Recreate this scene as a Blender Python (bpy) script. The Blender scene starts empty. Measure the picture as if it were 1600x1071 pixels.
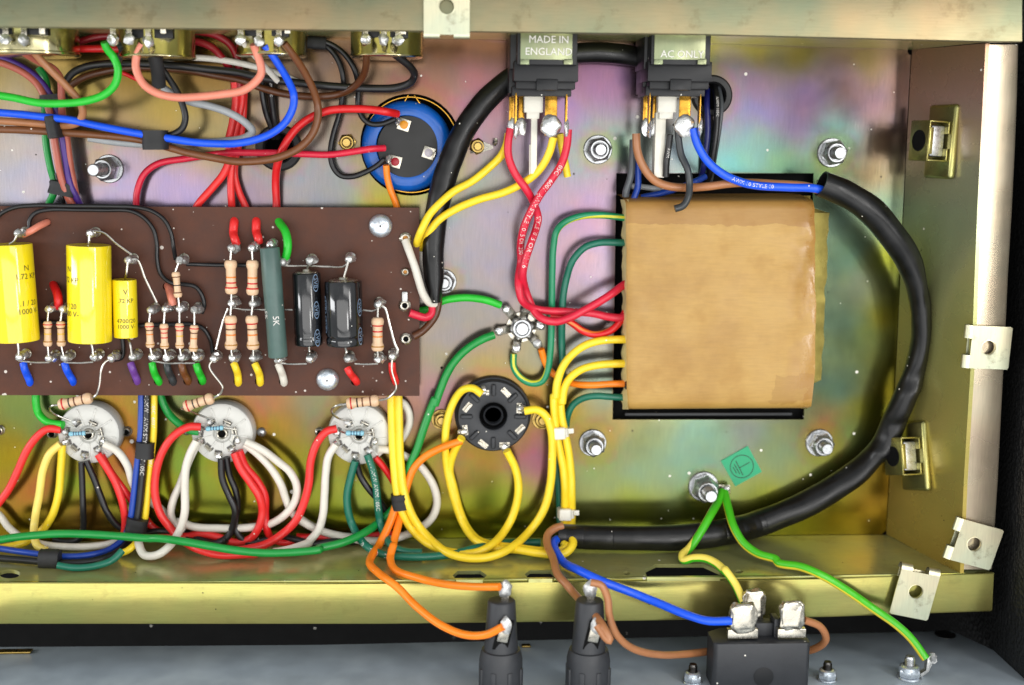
import bpy, bmesh, math, random
from mathutils import Vector, Matrix, geometry, noise
random.seed(7)
scene = bpy.context.scene
COL = scene.collection
V3 = Vector
R = math.radians

# ------------------------------------------------------------------ camera
K = 0.00022                       # metres per photo pixel on the chassis back plate
F = 1950.0                        # focal length in photo pixels (photo 1600 px wide)
D = 1980.0 * K                    # camera height over the back plate (z = 0)
zc = V3(((800-690)/F, (220-535.5)/F, 1.0)).normalized()
xc = V3((1, -.001, -.06)); xc = (xc - zc*xc.dot(zc)).normalized()
yc = zc.cross(xc)
ROT = Matrix((xc, yc, zc))        # rows: world axes in camera space -> maps camera vectors to world
cam_data = bpy.data.cameras.new('camera'); cam = bpy.data.objects.new('camera', cam_data); COL.objects.link(cam)
cam.matrix_world = Matrix.Translation((0, 0, D)) @ ROT.to_4x4()
cam_data.sensor_width = 36; cam_data.lens = F/1600*36
cam_data.clip_start = 0.01; cam_data.clip_end = 20
cam_data.dof.use_dof = True
cam_data.dof.focus_distance = D*0.955; cam_data.dof.aperture_fstop = 7.0
scene.camera = cam

# ------------------------------------------------------------------ light: a bright room, a long window bank and a narrow one
world = bpy.data.worlds.new('World'); scene.world = world; world.use_nodes = True
bg = world.node_tree.nodes['Background']
bg.inputs[0].default_value = (0.93, 0.97, 1.0, 1); bg.inputs[1].default_value = 0.48
def area(name, x0, x1, y0, y1, z, L, col):
    l = bpy.data.lights.new(name, 'AREA'); o = bpy.data.objects.new(name, l); COL.objects.link(o)
    l.shape = 'RECTANGLE'; l.size = (x1-x0)*K; l.size_y = (y1-y0)*K
    l.energy = L*math.pi*l.size*l.size_y; l.color = col
    o.location = ((x0+x1)/2*K, (y0+y1)/2*K, z*K)
    return o
area('window_light', -1900, 1130, -900, 215, 2150, 1.72, (1, .985, .96))
area('low_fill_light', -1900, 1500, -2200, -1010, 2150, 1.5, (1, .985, .96))  # fill added to brighten the bottom rim and the lower plate
area('side_window_light', 1530, 1960, -470, 760, 2150, 10.0, (1, .98, .95))
area('high_window_light', 0, 1500, 430, 760, 2150, 2.3, (1, .985, .96))
area('strip_lamp', 680, 930, -830, -210, 2130, 9.0, (1, .985, .96))
lw = area('left_window_light', -700, 700, -190, 190, 900, 9.0, (.98, .99, 1))
lw.location = (-2500*K, -80*K, 1000*K); lw.rotation_euler = (R(90), 0, R(-90)); lw.rotation_euler = V3((2500, 0, -700)).to_track_quat('-Z', 'Z').to_euler()
scene.view_settings.view_transform = 'Standard'; scene.view_settings.look = 'None'
scene.view_settings.exposure = 0.32; scene.view_settings.gamma = 1.0
scene.cycles.max_bounces = 8; scene.cycles.caustics_reflective = False; scene.cycles.caustics_refractive = False
try:
    scene.cycles.use_denoising = True
except Exception: pass

# ------------------------------------------------------------------ photo pixel + height (px over the plate) -> world
def P(x, y, h=0.0):
    d = ROT @ V3(((x-800)/F, -(y-535.5)/F, -1.0))
    t = (h*K - D)/d.z
    return V3((0, 0, D)) + d*t
def SC(x, y, h=0.0):
    return (P(x+1, y, h)-P(x, y, h)).length
FR = dict(N=(0,0,1), A1=(0,0,3.245), A2=(350,0,3.245), A3=(700,0,3.061), A4=(1130,0,3.0596), A5=(0,310,3.346), A6=(330,310,3.346),
          A7=(640,320,3.347), A8=(940,250,2.549), B1=(1240,240,2.55), B2=(0,600,3.346), B3=(220,600,3.571), B4=(480,600,3.569), B5=(840,600,3.57),
          B6=(1200,640,2.485), B7=(0,830,2.581), B8=(560,820,2.162), C1=(60,600,7.65), C2=(680,580,7.142), C3=(780,40,4.286),
          C4=(970,40,3.572), C6=(730,890,5.916), C7=(1060,900,6.154), D1=(0,30,6.4), D2=(200,30,6.4), D3=(440,30,6.4),
          D4=(760,460,9.736), D5=(1380,150,7.139), D6=(1400,780,5.355), D7=(540,140,6.3))
def Q(fr, x, y):
    a, b, s = FR[fr]
    return (a+x/s, b+y/s)
def fp(fr, pts, h=None):
    """frame points -> photo points (x, y, h); a missing h repeats the last one"""
    out = []; last = h if h is not None else 20
    for p in pts:
        if len(p) > 2: last = p[2]
        x, y = Q(fr, p[0], p[1]); out.append((x, y, last))
    return out

# ------------------------------------------------------------------ materials
def lin(c): return tuple(((v/255)/12.92 if v/255 <= .04045 else ((v/255+.055)/1.055)**2.4) for v in c)
def C(*c): return (*lin(c), 1.0)
class NT:
    def __init__(s, name):
        s.m = bpy.data.materials.new(name); s.m.use_nodes = True
        s.nt = s.m.node_tree; s.b = s.nt.nodes['Principled BSDF']
    def n(s, t, **kw):
        nd = s.nt.nodes.new(t)
        for k, v in kw.items():
            if k.startswith('i_'):
                key = k[2:]; key = int(key) if key.isdigit() else key.replace('_', ' ')
                nd.inputs[key].default_value = v
            else: setattr(nd, k, v)
        return nd
    def l(s, a, b): s.nt.links.new(a, b)
    def coords(s): return s.n('ShaderNodeTexCoord').outputs['Object']
    def noise(s, px, vec=None, detail=4, rough=.55, scale=(1,1,1)):
        nd = s.n('ShaderNodeTexNoise', i_Scale=1/(px*K), i_Detail=detail, i_Roughness=rough)
        v = vec or s.coords()
        if scale != (1,1,1):
            mp = s.n('ShaderNodeMapping'); mp.inputs['Scale'].default_value = scale
            s.l(v, mp.inputs[0]); v = mp.outputs[0]
        s.l(v, nd.inputs['Vector']); return nd.outputs['Fac']
    def ramp(s, fac, stops):
        r = s.n('ShaderNodeValToRGB'); e = r.color_ramp.elements
        while len(e) < len(stops): e.new(.5)
        for el, (p, c) in zip(e, stops): el.position = p; el.color = c if len(c) == 4 else (*c, 1)
        s.l(fac, r.inputs[0]); return r.outputs[0]
    def g(s, v): return (v, v, v, 1)
    def mix(s, fac, a, b, mode='MIX'):
        m = s.n('ShaderNodeMix', data_type='RGBA', blend_type=mode)
        for sock, v in ((m.inputs[0], fac), (m.inputs[6], a), (m.inputs[7], b)):
            if hasattr(v, 'is_output'): s.l(v, sock)
            elif isinstance(v, (int, float)): sock.default_value = v
            else: sock.default_value = v
        return m.outputs[2]
    def specks(s, px, thr, keep=.5, flat=False):
        """mask of small scattered spots: cells of px pixels, spot radius thr (share of a cell), only some cells"""
        vo = s.n('ShaderNodeTexVoronoi', voronoi_dimensions='2D' if flat else '3D', i_Scale=1/(px*K)); s.l(s.coords(), vo.inputs['Vector'])
        a = s.n('ShaderNodeMath', operation='LESS_THAN'); s.l(vo.outputs['Distance'], a.inputs[0]); a.inputs[1].default_value = thr
        sp = s.n('ShaderNodeSeparateColor'); s.l(vo.outputs['Color'], sp.inputs[0])
        if flat:                                     # every spot its own size
            mr = s.n('ShaderNodeMath', operation='POWER', i_1=2.2); s.l(sp.outputs[1], mr.inputs[0])
            ml = s.n('ShaderNodeMath', operation='MULTIPLY_ADD', i_1=thr*1.25, i_2=thr*.3); s.l(mr.outputs[0], ml.inputs[0]); s.l(ml.outputs[0], a.inputs[1])
        b = s.n('ShaderNodeMath', operation='LESS_THAN'); s.l(sp.outputs[0], b.inputs[0]); b.inputs[1].default_value = keep
        m = s.n('ShaderNodeMath', operation='MULTIPLY'); s.l(a.outputs[0], m.inputs[0]); s.l(b.outputs[0], m.inputs[1])
        return m.outputs[0]
    def bump(s, h, strength, dist_px=1):
        b = s.n('ShaderNodeBump', i_Strength=strength, i_Distance=dist_px*K); s.l(h, b.inputs['Height'])
        s.l(b.outputs[0], s.b.inputs['Normal'])
    def p(s, **kw):
        for k, v in kw.items():
            key = {'col':'Base Color','met':'Metallic','rough':'Roughness','spec':'Specular IOR Level','coat':'Coat Weight','coat_rough':'Coat Roughness',
                   'aniso':'Anisotropic', 'trans':'Transmission Weight', 'sheen':'Sheen Weight', 'sss':'Subsurface Weight'}[k]
            if hasattr(v, 'is_output'): s.l(v, s.b.inputs[key])
            else: s.b.inputs[key].default_value = v
        return s

def plastic(name, rgb, rough=.34, var=.12, dust=.35, bump=.12, spec=.5):
    t = NT(name); c = C(*rgb)
    n1 = t.noise(26, detail=5); n2 = t.noise(3.2, detail=3)
    dk = tuple(v*(1-var) for v in c[:3])+(1,); lt = tuple(min(1, v*(1+var)+.004) for v in c[:3])+(1,)
    col = t.ramp(n1, [(.3, dk), (.7, lt)])
    d = t.specks(13, .10, .16*dust)
    col = t.mix(d, col, C(228, 224, 212))
    t.p(col=col, rough=t.ramp(n1, [(.3, t.g(rough-.06)), (.72, t.g(rough+.1))]), spec=spec)
    t.bump(n2, bump, .5); return t.m
def metal(name, rgb, rough=.3, var=.18, bump=.2, px=9, met=1.0, grime=None):
    t = NT(name); c = C(*rgb); n1 = t.noise(px, detail=5)
    col = t.ramp(n1, [(.28, tuple(v*(1-var) for v in c[:3])+(1,)), (.72, tuple(min(1, v*(1+var*.5)) for v in c[:3])+(1,))])
    if grime:
        col = t.mix(t.ramp(t.noise(px*4), [(.5, t.g(0)), (.75, t.g(.8))]), col, C(*grime))
    t.p(col=col, met=met, rough=t.ramp(n1, [(.3, t.g(max(.04, rough-.08))), (.7, t.g(rough+.1))]))
    t.bump(n1, bump, 1); return t.m

M = {}
# zinc with yellow chromate: its interference colour, with some light and shade on the plate, is the vertex colour "plating"
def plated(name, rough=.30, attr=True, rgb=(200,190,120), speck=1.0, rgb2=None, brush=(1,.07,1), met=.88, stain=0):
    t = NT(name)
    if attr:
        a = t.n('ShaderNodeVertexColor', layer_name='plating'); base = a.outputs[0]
    else:
        base = t.ramp(t.noise(120, detail=3), [(.3, C(*rgb)), (.7, C(*(rgb2 or rgb)))])
    big = t.noise(80, detail=4, rough=.6)
    base = t.mix(.11, base, t.ramp(big, [(.28, C(214,150,160)), (.45, C(224,214,160)), (.6, C(150,205,180)), (.75, C(205,180,210))]), 'MULTIPLY')
    fine = t.noise(2.2, detail=2, scale=brush)
    base = t.mix(.16, base, t.ramp(fine, [(.3, t.g(.35)), (.7, t.g(1))]), 'MULTIPLY')
    if stain:
        sm = t.ramp(t.noise(34, detail=6, rough=.7), [(.56, t.g(0)), (.66, t.g(stain))])
        base = t.mix(sm, base, t.mix(.75, base, C(96, 78, 48)))
    pits = t.specks(26, .04, .06, True) if name == 'yellow_chromate_plate' else t.specks(26, .045, .35)
    base = t.mix(pits, base, C(52, 46, 40))
    fl = name == 'yellow_chromate_plate'
    sp = t.specks(34, .048, .09, True) if fl else t.specks(34, .055, .30*speck); sp2 = t.specks(83, .026, .4, True) if fl else t.specks(92, .032, .5*speck)
    mx = t.n('ShaderNodeMath', operation='MAXIMUM'); t.l(sp, mx.inputs[0]); t.l(sp2, mx.inputs[1]); sp = mx.outputs[0]
    base = t.mix(sp, base, C(236, 232, 220))
    mt = t.n('ShaderNodeMath', operation='SUBTRACT', i_0=1.0); t.l(sp, mt.inputs[1])
    mt2 = t.n('ShaderNodeMath', operation='MULTIPLY', i_1=met); t.l(mt.outputs[0], mt2.inputs[0])
    rr = t.ramp(t.noise(70, detail=3), [(.3, t.g(rough-.02)), (.7, t.g(rough+.05))])
    t.p(col=base, met=mt2.outputs[0], rough=rr)
    t.bump(fine, .035, .5); return t.m
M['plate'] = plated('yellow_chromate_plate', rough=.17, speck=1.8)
M['wall'] = plated('yellow_chromate_wall', met=.62, rough=.26, brush=(.07,1,1))
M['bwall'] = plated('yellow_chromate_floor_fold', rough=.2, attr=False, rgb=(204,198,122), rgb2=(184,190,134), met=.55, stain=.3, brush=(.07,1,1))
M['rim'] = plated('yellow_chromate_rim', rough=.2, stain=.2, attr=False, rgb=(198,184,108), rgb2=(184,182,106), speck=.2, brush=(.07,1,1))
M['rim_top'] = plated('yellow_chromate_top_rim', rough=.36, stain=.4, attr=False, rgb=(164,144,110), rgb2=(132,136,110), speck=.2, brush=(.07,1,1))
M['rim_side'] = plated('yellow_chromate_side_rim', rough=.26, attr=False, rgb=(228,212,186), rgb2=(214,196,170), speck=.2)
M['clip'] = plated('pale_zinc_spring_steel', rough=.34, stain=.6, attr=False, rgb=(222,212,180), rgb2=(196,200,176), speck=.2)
M['zincpanel'] = metal('grey_zinc_sheet', (176,188,198), .42, .12, .10, 50, .22, grime=(192,202,208))
M['steel'] = metal('bright_zinc_steel', (192,194,196), .3, .2, .15, 5, .85)
M['bluesteel'] = metal('blue_zinc_screw', (216,224,232), .3, .1, .06, 5, .8)
M['darksteel'] = metal('dark_threaded_steel', (92,90,88), .35, .3, .2, 4)
M['brass'] = metal('yellow_brass_nut', (190,160,92), .3, .25, .15, 6)
M['tinned'] = metal('tinned_brass_tag', (198,192,178), .27, .22, .2, 5, .95)
M['goldtag'] = metal('bare_brass_tag', (200,150,58), .22, .25, .15, 6)
M['solder'] = metal('bright_solder', (228,228,226), .24, .2, .45, 4.5, .8)
M['solderdull'] = metal('dull_solder', (196,196,194), .36, .25, .6, 4, .7)
M['lead'] = metal('tinned_copper_lead', (206,202,194), .26, .15, .1, 6)
M['pot'] = metal('plated_pot_can', (214,204,158), .18, .2, .08, 30)
M['blackpl'] = plastic('black_plastic', (17,18,21), .4, .2, .6, .12, .35)
M['blackmould'] = plastic('charcoal_moulded_plastic', (40,42,46), .5, .15, .8, .25)
M['rubber'] = plastic('black_rubber', (20,20,21), .5, .2, .6)
M['sleeve'] = plastic('black_heat_shrink', (9,9,10), .33, .25, .9, .15, .4)
M['tape'] = plastic('black_cloth_sleeve', (30,30,31), .62, .2, .3, .6)
M['void'] = plastic('void_shade_black', (4,4,4), .85, .2, .3, .1, .15)  # near-black stands in for the shade in holes, gaps and openings
M['white_plastic'] = plastic('milky_nylon', (226,222,208), .4, .06, .2)
M['paper'] = None
def mk_paper():
    t = NT('brown_kraft_paper')
    n1 = t.noise(150, detail=5, rough=.6); n2 = t.noise(3.0, detail=4, scale=(.12,1,1)); n3 = t.noise(60, detail=3)
    col = t.ramp(n1, [(.3, C(162,120,54)), (.5, C(182,142,72)), (.72, C(192,154,84))])
    col = t.mix(.28, col, t.ramp(n2, [(.3, t.g(.62)), (.7, t.g(1))]), 'MULTIPLY')
    st = t.ramp(n3, [(.56, t.g(0)), (.72, t.g(.35))])
    col = t.mix(st, col, C(146,100,42))
    # brown varnish stain with a crisp wandering edge near the lower right corner, and a darker brown upper fold
    sx0 = t.n('ShaderNodeSeparateXYZ'); t.l(t.coords(), sx0.inputs[0]); wob = t.noise(26, detail=5)
    def band(sock, a0, a1, amp):
        ad = t.n('ShaderNodeMath', operation='MULTIPLY_ADD', i_1=amp*K, i_2=-amp*K*.5); t.l(wob, ad.inputs[0])
        s1 = t.n('ShaderNodeMath', operation='ADD'); t.l(sock, s1.inputs[0]); t.l(ad.outputs[0], s1.inputs[1])
        g1 = t.n('ShaderNodeMath', operation='GREATER_THAN', i_1=a0*K); t.l(s1.outputs[0], g1.inputs[0])
        g2 = t.n('ShaderNodeMath', operation='LESS_THAN', i_1=a1*K); t.l(s1.outputs[0], g2.inputs[0])
        m = t.n('ShaderNodeMath', operation='MULTIPLY'); t.l(g1.outputs[0], m.inputs[0]); t.l(g2.outputs[0], m.inputs[1]); return m.outputs[0]
    mm = t.n('ShaderNodeMath', operation='MULTIPLY'); t.l(band(sx0.outputs[0], 74, 134, 60), mm.inputs[0]); t.l(band(sx0.outputs[1], -150, -106, 34), mm.inputs[1])
    mk = t.n('ShaderNodeMath', operation='MULTIPLY', i_1=.3); t.l(mm.outputs[0], mk.inputs[0])
    col = t.mix(mk.outputs[0], col, C(134,92,40))
    mu = t.n('ShaderNodeMath', operation='MULTIPLY', i_1=.45); t.l(band(sx0.outputs[1], 128, 400, 16), mu.inputs[0])
    col = t.mix(mu.outputs[0], col, C(140,92,40))
    sx = t.n('ShaderNodeSeparateXYZ'); t.l(t.coords(), sx.inputs[0])
    gx = t.n('ShaderNodeMapRange', i_1=85*K, i_2=128*K, i_3=0.0, i_4=1.0); t.l(sx.outputs[0], gx.inputs[0])
    vm = t.n('ShaderNodeMath', operation='MULTIPLY'); t.l(gx.outputs[0], vm.inputs[0]); t.l(t.ramp(t.noise(40, detail=4), [(.42, t.g(0)), (.52, t.g(1))]), vm.inputs[1])
    col = t.mix(vm.outputs[0], col, t.mix(.35, col, C(150,96,36)))
    rg = t.mix(vm.outputs[0], t.ramp(n3, [(.3, t.g(.45)), (.7, t.g(.6))]), t.g(.16))
    t.p(col=col, rough=rg, spec=.55); t.bump(t.noise(5, detail=6), .25, .8)
    return t.m
M['paper'] = mk_paper()
M['tapeedge'] = plastic('yellowed_clear_tape', (188,170,92), .22, .2, .4, .4)
M['paperedge'] = plastic('torn_paper_edge', (214,196,136), .5, .15, .2, .4)
def mk_board():
    t = NT('brown_turret_board')
    n = t.noise(40, detail=6, rough=.65); f = t.noise(2.0, detail=3)
    col = t.ramp(n, [(.3, C(72,40,27)), (.7, C(92,54,38))])
    col = t.mix(.3, col, t.ramp(f, [(.3, t.g(.6)), (.7, t.g(1))]), 'MULTIPLY')
    sp = t.specks(15, .075, .10, True); sp2 = t.specks(47, .05, .3, True)
    mx = t.n('ShaderNodeMath', operation='MAXIMUM'); t.l(sp, mx.inputs[0]); t.l(sp2, mx.inputs[1])
    col = t.mix(mx.outputs[0], col, C(206,196,186))
    t.p(col=col, rough=t.ramp(n, [(.3, t.g(.42)), (.7, t.g(.62))]), spec=.28); t.bump(f, .1, .4); return t.m
M['board'] = mk_board()
M['ceramic'] = plastic('white_ceramic', (208,207,200), .3, .05, .25, .12)
M['capyellow'] = plastic('yellow_film_sleeve', (246,222,24), .08, .03, .25, .03, 1.0)
M['capblack'] = plastic('black_capacitor_sleeve', (10,11,14), .1, .2, .5, .03, .9)
M['canblue'] = plastic('blue_capacitor_sleeve', (6,90,182), .2, .1, .6, .05)
M['candisc'] = plastic('black_phenolic_disc', (18,17,16), .5, .2, .9, .1)
M['rtan'] = plastic('tan_resistor_lacquer', (222,186,150), .3, .06, .2, .1)
M['rblue'] = plastic('pale_blue_resistor_lacquer', (140,196,214), .3, .08, .2, .1)
M['rgreen'] = plastic('grey_green_cement', (74,98,92), .4, .12, .5, .15)
M['ink'] = plastic('dark_print', (70,62,20), .5, .1, 0, .0)
M['inkblack'] = plastic('black_print', (16,20,16), .5, .1, 0, .0)
M['inkwhite'] = plastic('white_print', (226,222,216), .5, .05, 0, .0)
M['inkblue'] = plastic('pale_blue_print', (118,140,166), .4, .05, 0, .0)
M['stickgreen'] = plastic('green_sticker', (16,160,108), .4, .05, .1, .03)
for nm, rgb in dict(red=(196,26,30), darkred=(150,14,40), brown=(104,60,28), black=(40,30,26), orange=(226,124,40), yellow=(226,180,40), gold=(170,120,50), dkblue=(40,50,96)).items():
    M['band_'+nm] = plastic(nm+'_band_paint', rgb, .35, .05, 0, .02)
M['rivorange'] = plastic('orange_rivet_sealant', (216,142,20), .4, .1, 0)
M['rivred'] = plastic('red_rivet_sealant', (160,16,36), .4, .1, 0)
M['rivgrey'] = plastic('grey_rivet_head', (180,172,178), .4, .1, 0)
WC = dict(green=(34,188,46), leaf=(70,184,30), dgreen=(14,142,58), teal=(12,104,82), jade=(24,136,92), red=(214,24,28), coral=(228,44,42), crimson=(212,28,58), wine=(150,14,30),
          salmon=(226,136,112), dsalmon=(176,92,74), brown=(112,66,32), tan=(166,110,70), umber=(84,46,20), blue=(12,84,232), cobalt=(24,66,164), navy=(18,26,98), purple=(70,38,124), violet=(112,64,150),
          yellow=(248,214,44), pale_yellow=(246,220,110), orange=(250,132,22), white=(220,215,202), grey=(158,162,164), dgrey=(74,78,82), slate=(48,52,54), black=(18,18,20))
for k_, c_ in WC.items(): M['w_'+k_] = plastic(k_+'_wire_insulation', c_, .33 if k_ != 'white' else .4, .07, .35, .10)
def striped(name, a, b, lo, width, twist=0.0, turn=None):
    """two-colour insulation: the stripe runs along the wire (u) at an angle (v) round it; turn = (u0, u1, turns) twists it once"""
    t = NT(name); uv = t.n('ShaderNodeUVMap'); sp = t.n('ShaderNodeSeparateXYZ'); t.l(uv.outputs[0], sp.inputs[0])
    m1 = t.n('ShaderNodeMath', operation='MULTIPLY_ADD', i_1=twist, i_2=-lo); t.l(sp.outputs[0], m1.inputs[0])
    m2 = t.n('ShaderNodeMath', operation='ADD'); t.l(m1.outputs[0], m2.inputs[0]); t.l(sp.outputs[1], m2.inputs[1])
    if turn:
        mr = t.n('ShaderNodeMapRange', i_1=turn[0], i_2=turn[1], i_3=0.0, i_4=turn[2]); t.l(sp.outputs[0], mr.inputs[0])
        m3 = t.n('ShaderNodeMath', operation='ADD'); t.l(m2.outputs[0], m3.inputs[0]); t.l(mr.outputs[0], m3.inputs[1]); m2 = m3
    fr = t.n('ShaderNodeMath', operation='FRACT'); t.l(m2.outputs[0], fr.inputs[0])
    lt = t.n('ShaderNodeMath', operation='LESS_THAN', i_1=width); t.l(fr.outputs[0], lt.inputs[0])
    col = t.mix(lt.outputs[0], C(*a), C(*b)); n1 = t.noise(20)
    t.p(col=col, rough=t.ramp(n1, [(.3, t.g(.28)), (.7, t.g(.42))])); t.bump(t.noise(3), .1, .5); return t.m
M['w_earth'] = striped('green_and_yellow_insulation', WC['leaf'], (226,206,60), .20, .2)
M['w_earth_pale'] = striped('yellow_and_green_insulation', WC['leaf'], (240,218,92), .26, .46, 0, (112, 150, .36))
M['w_jade_stripe'] = striped('green_insulation_with_yellow_line', WC['jade'], (206,206,50), .0, .13, .0025)
M['w_red_stripe'] = striped('red_insulation_with_orange_line', WC['red'], (226,120,40), .1, .12, .004)
def mk_tolex():
    t = NT('black_grained_vinyl'); vo = t.n('ShaderNodeTexVoronoi', i_Scale=1/(7*K)); t.l(t.coords(), vo.inputs['Vector'])
    t.p(col=t.mix(t.specks(9, .18, .3), C(15,15,15), C(96,96,92)), rough=.5); t.bump(vo.outputs['Distance'], .7, 3); return t.m
M['tolex'] = mk_tolex()

# ------------------------------------------------------------------ things
def tag(o, label=None, cat=None, group=None, kind=None):
    if label: o['label'] = label
    if cat: o['category'] = cat
    if group: o['group'] = group
    if kind: o['kind'] = kind
    return o
def thing(name, label, cat, loc, group=None):
    o = bpy.data.objects.new(name, None); COL.objects.link(o); o.location = loc; o.empty_display_size = .003
    return tag(o, label, cat, group)
ABS = {}
def absloc(o):
    if o is None: return V3((0,0,0))
    return ABS[o.name] if o.name in ABS else o.location.copy()
class MB:
    """collects shapes in world coordinates and links them as one mesh object"""
    def __init__(s): s.bm = bmesh.new(); s.uv = None
    def raw(s, verts, faces):
        vs = [s.bm.verts.new(v) for v in verts]
        out = []
        for f in faces:
            try: out.append(s.bm.faces.new([vs[i] for i in f]))
            except ValueError: pass
        return vs
    def ring(s, c, a, b, ra, rb, n, ph=0):
        return [s.bm.verts.new(c + a*(ra*math.cos(ph+2*math.pi*i/n)) + b*(rb*math.sin(ph+2*math.pi*i/n))) for i in range(n)]
    def bridge(s, r0, r1):
        n = len(r0)
        for i in range(n):
            try: s.bm.faces.new((r0[i], r0[(i+1) % n], r1[(i+1) % n], r1[i]))
            except ValueError: pass
    def lathe(s, c, axis, prof, n=24, ph=0, ref=None, caps=(True, True), wob=0):
        """prof: list of (radius, distance along axis), metres"""
        ax = V3(axis).normalized()
        rf = ref or (V3((1,0,0)) if abs(ax.x) < .9 else V3((0,1,0)))
        a = (rf - ax*rf.dot(ax)).normalized(); b = ax.cross(a)
        prev = first = None
        for r, z in prof:
            r = max(r, 1e-7)
            rg = s.ring(V3(c)+ax*z, a, b, r, r, n, ph)
            if wob:
                for v in rg: v.co += (v.co-(V3(c)+ax*z))*random.uniform(-wob, wob)
            if prev: s.bridge(prev, rg)
            else: first = rg
            prev = rg
        if caps[0]: s.bm.faces.new(first[::-1])
        if caps[1]: s.bm.faces.new(prev)
        return s
    def box(s, c, ax, ay, az, sx, sy, sz, bev=0, seg=2):
        ax, ay, az = V3(ax), V3(ay), V3(az); c = V3(c)
        vs = [s.bm.verts.new(c+ax*(sx/2*i)+ay*(sy/2*j)+az*(sz/2*k)) for i in (-1,1) for j in (-1,1) for k in (-1,1)]
        idx = [(0,1,3,2),(4,6,7,5),(0,4,5,1),(2,3,7,6),(0,2,6,4),(1,5,7,3)]
        fs = [s.bm.faces.new([vs[i] for i in f]) for f in idx]
        if bev:
            es = {e for f in fs for e in f.edges}
            bmesh.ops.bevel(s.bm, geom=list(es), offset=bev, segments=seg, affect='EDGES', profile=.5)
        return s
    def prism(s, pts0, pts1, bev=0):
        """closed polygon pts0 joined to pts1 (same count)"""
        a = [s.bm.verts.new(p) for p in pts0]; b = [s.bm.verts.new(p) for p in pts1]
        fs = [s.bm.faces.new(a[::-1]), s.bm.faces.new(b)]
        n = len(a)
        for i in range(n): fs.append(s.bm.faces.new((a[i], a[(i+1) % n], b[(i+1) % n], b[i])))
        if bev:
            es = {e for f in fs for e in f.edges}
            bmesh.ops.bevel(s.bm, geom=list(es), offset=bev, segments=2, affect='EDGES', profile=.5)
        return s
    def blob(s, c, rx, ry=None, rz=None, sub=2, jag=.12, seed=0):
        ry = ry or rx; rz = rz or rx
        g = bmesh.ops.create_icosphere(s.bm, subdivisions=sub, radius=1)
        for v in g['verts']:
            k = 1 + jag*noise.noise(v.co*1.7+V3((seed*3.1, seed*1.7, seed)))*1.6
            v.co = V3(c)+V3((v.co.x*rx*k, v.co.y*ry*k, v.co.z*rz*k))
        return s
    def pillow(s, c, rx, ry, rz, p=.5, sub=3, jag=0, seed=0):
        g = bmesh.ops.create_icosphere(s.bm, subdivisions=sub, radius=1)
        for v in g['verts']:
            q = [math.copysign(abs(w)**p, w) for w in v.co]; k = 1+jag*noise.noise(v.co*2.3+V3((seed, seed*.7, 0)))
            v.co = V3(c)+V3((q[0]*rx*k, q[1]*ry*k, q[2]*rz*k))
        return s
    def tube(s, pts, rads, n=10, cap=True, hollow=0, rf=None):
        """pts: world points (already smooth), rads: radius per point; uv u = length in px, v = angle"""
        if s.uv is None: s.uv = s.bm.loops.layers.uv.new('UVMap')
        m = len(pts); T = []
        for i in range(m):
            t = (pts[min(i+1, m-1)]-pts[max(i-1, 0)])
            T.append(t.normalized() if t.length > 1e-9 else V3((0,1,0)))
        up = V3((0,0,1)); a = up-T[0]*up.dot(T[0])
        if a.length < .05: a = V3((0,1,0))-T[0]*T[0].y
        a.normalize(); rings = []; L = 0; Ls = []
        for i in range(m):
            a = a-T[i]*a.dot(T[i]); a.normalize(); b = T[i].cross(a)
            if i: L += (pts[i]-pts[i-1]).length
            Ls.append(L/K)
            rr = rads[i]; ra, rb = rr if isinstance(rr, tuple) else (rr, rr)
            rings.append(s.ring(pts[i], a, b, ra, rb, n))
            if rf:
                for j, v in enumerate(rings[-1]): v.co = pts[i]+(v.co-pts[i])*rf(i/(m-1), j/n, Ls[-1])
        for i in range(m-1):
            for j in range(n):
                j2 = (j+1) % n
                f = s.bm.faces.new((rings[i][j], rings[i][j2], rings[i+1][j2], rings[i+1][j]))
                for lp, (ii, jj) in zip(f.loops, ((i,j),(i,j+1),(i+1,j+1),(i+1,j))):
                    lp[s.uv].uv = (Ls[ii], jj/n)
        if cap and not hollow:
            s.bm.faces.new(rings[0][::-1]); s.bm.faces.new(rings[-1])
        if hollow:
            for rg, sg in ((rings[0], 1), (rings[-1], -1)):
                c = sum((v.co for v in rg), V3())/n
                tt = T[0] if sg == 1 else -T[-1]
                inn = [s.bm.verts.new(c+(v.co-c)*hollow) for v in rg]
                deep = [s.bm.verts.new(c+(v.co-c)*hollow+tt*(rg[0].co-c).length*2.6) for v in rg]
                s.bridge(rg, inn); s.bridge(inn, deep)
        return rings
    def build(s, name, mat, parent=None, smooth=True, angle=38, label=None):
        bm = s.bm
        bmesh.ops.recalc_face_normals(bm, faces=bm.faces)
        o0 = absloc(parent)
        if parent is not None:
            for v in bm.verts: v.co -= o0
            loc = V3((0,0,0))
        else:
            if len(bm.verts):
                lo = V3([min(v.co[i] for v in bm.verts) for i in range(3)]); hi = V3([max(v.co[i] for v in bm.verts) for i in range(3)])
                loc = V3(((lo.x+hi.x)/2, (lo.y+hi.y)/2, lo.z))
            else: loc = V3((0,0,0))
            for v in bm.verts: v.co -= loc
        me = bpy.data.meshes.new(name); bm.to_mesh(me); bm.free()
        me.materials.append(mat if not isinstance(mat, str) else M[mat])
        if smooth:
            me.polygons.foreach_set('use_smooth', [True]*len(me.polygons)); me.set_sharp_from_angle(angle=R(angle))
        o = bpy.data.objects.new(name, me); COL.objects.link(o); o.location = loc
        if parent is not None:
            o.parent = parent; ABS[o.name] = o0 + loc
        if label: o['label'] = label
        return o
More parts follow.
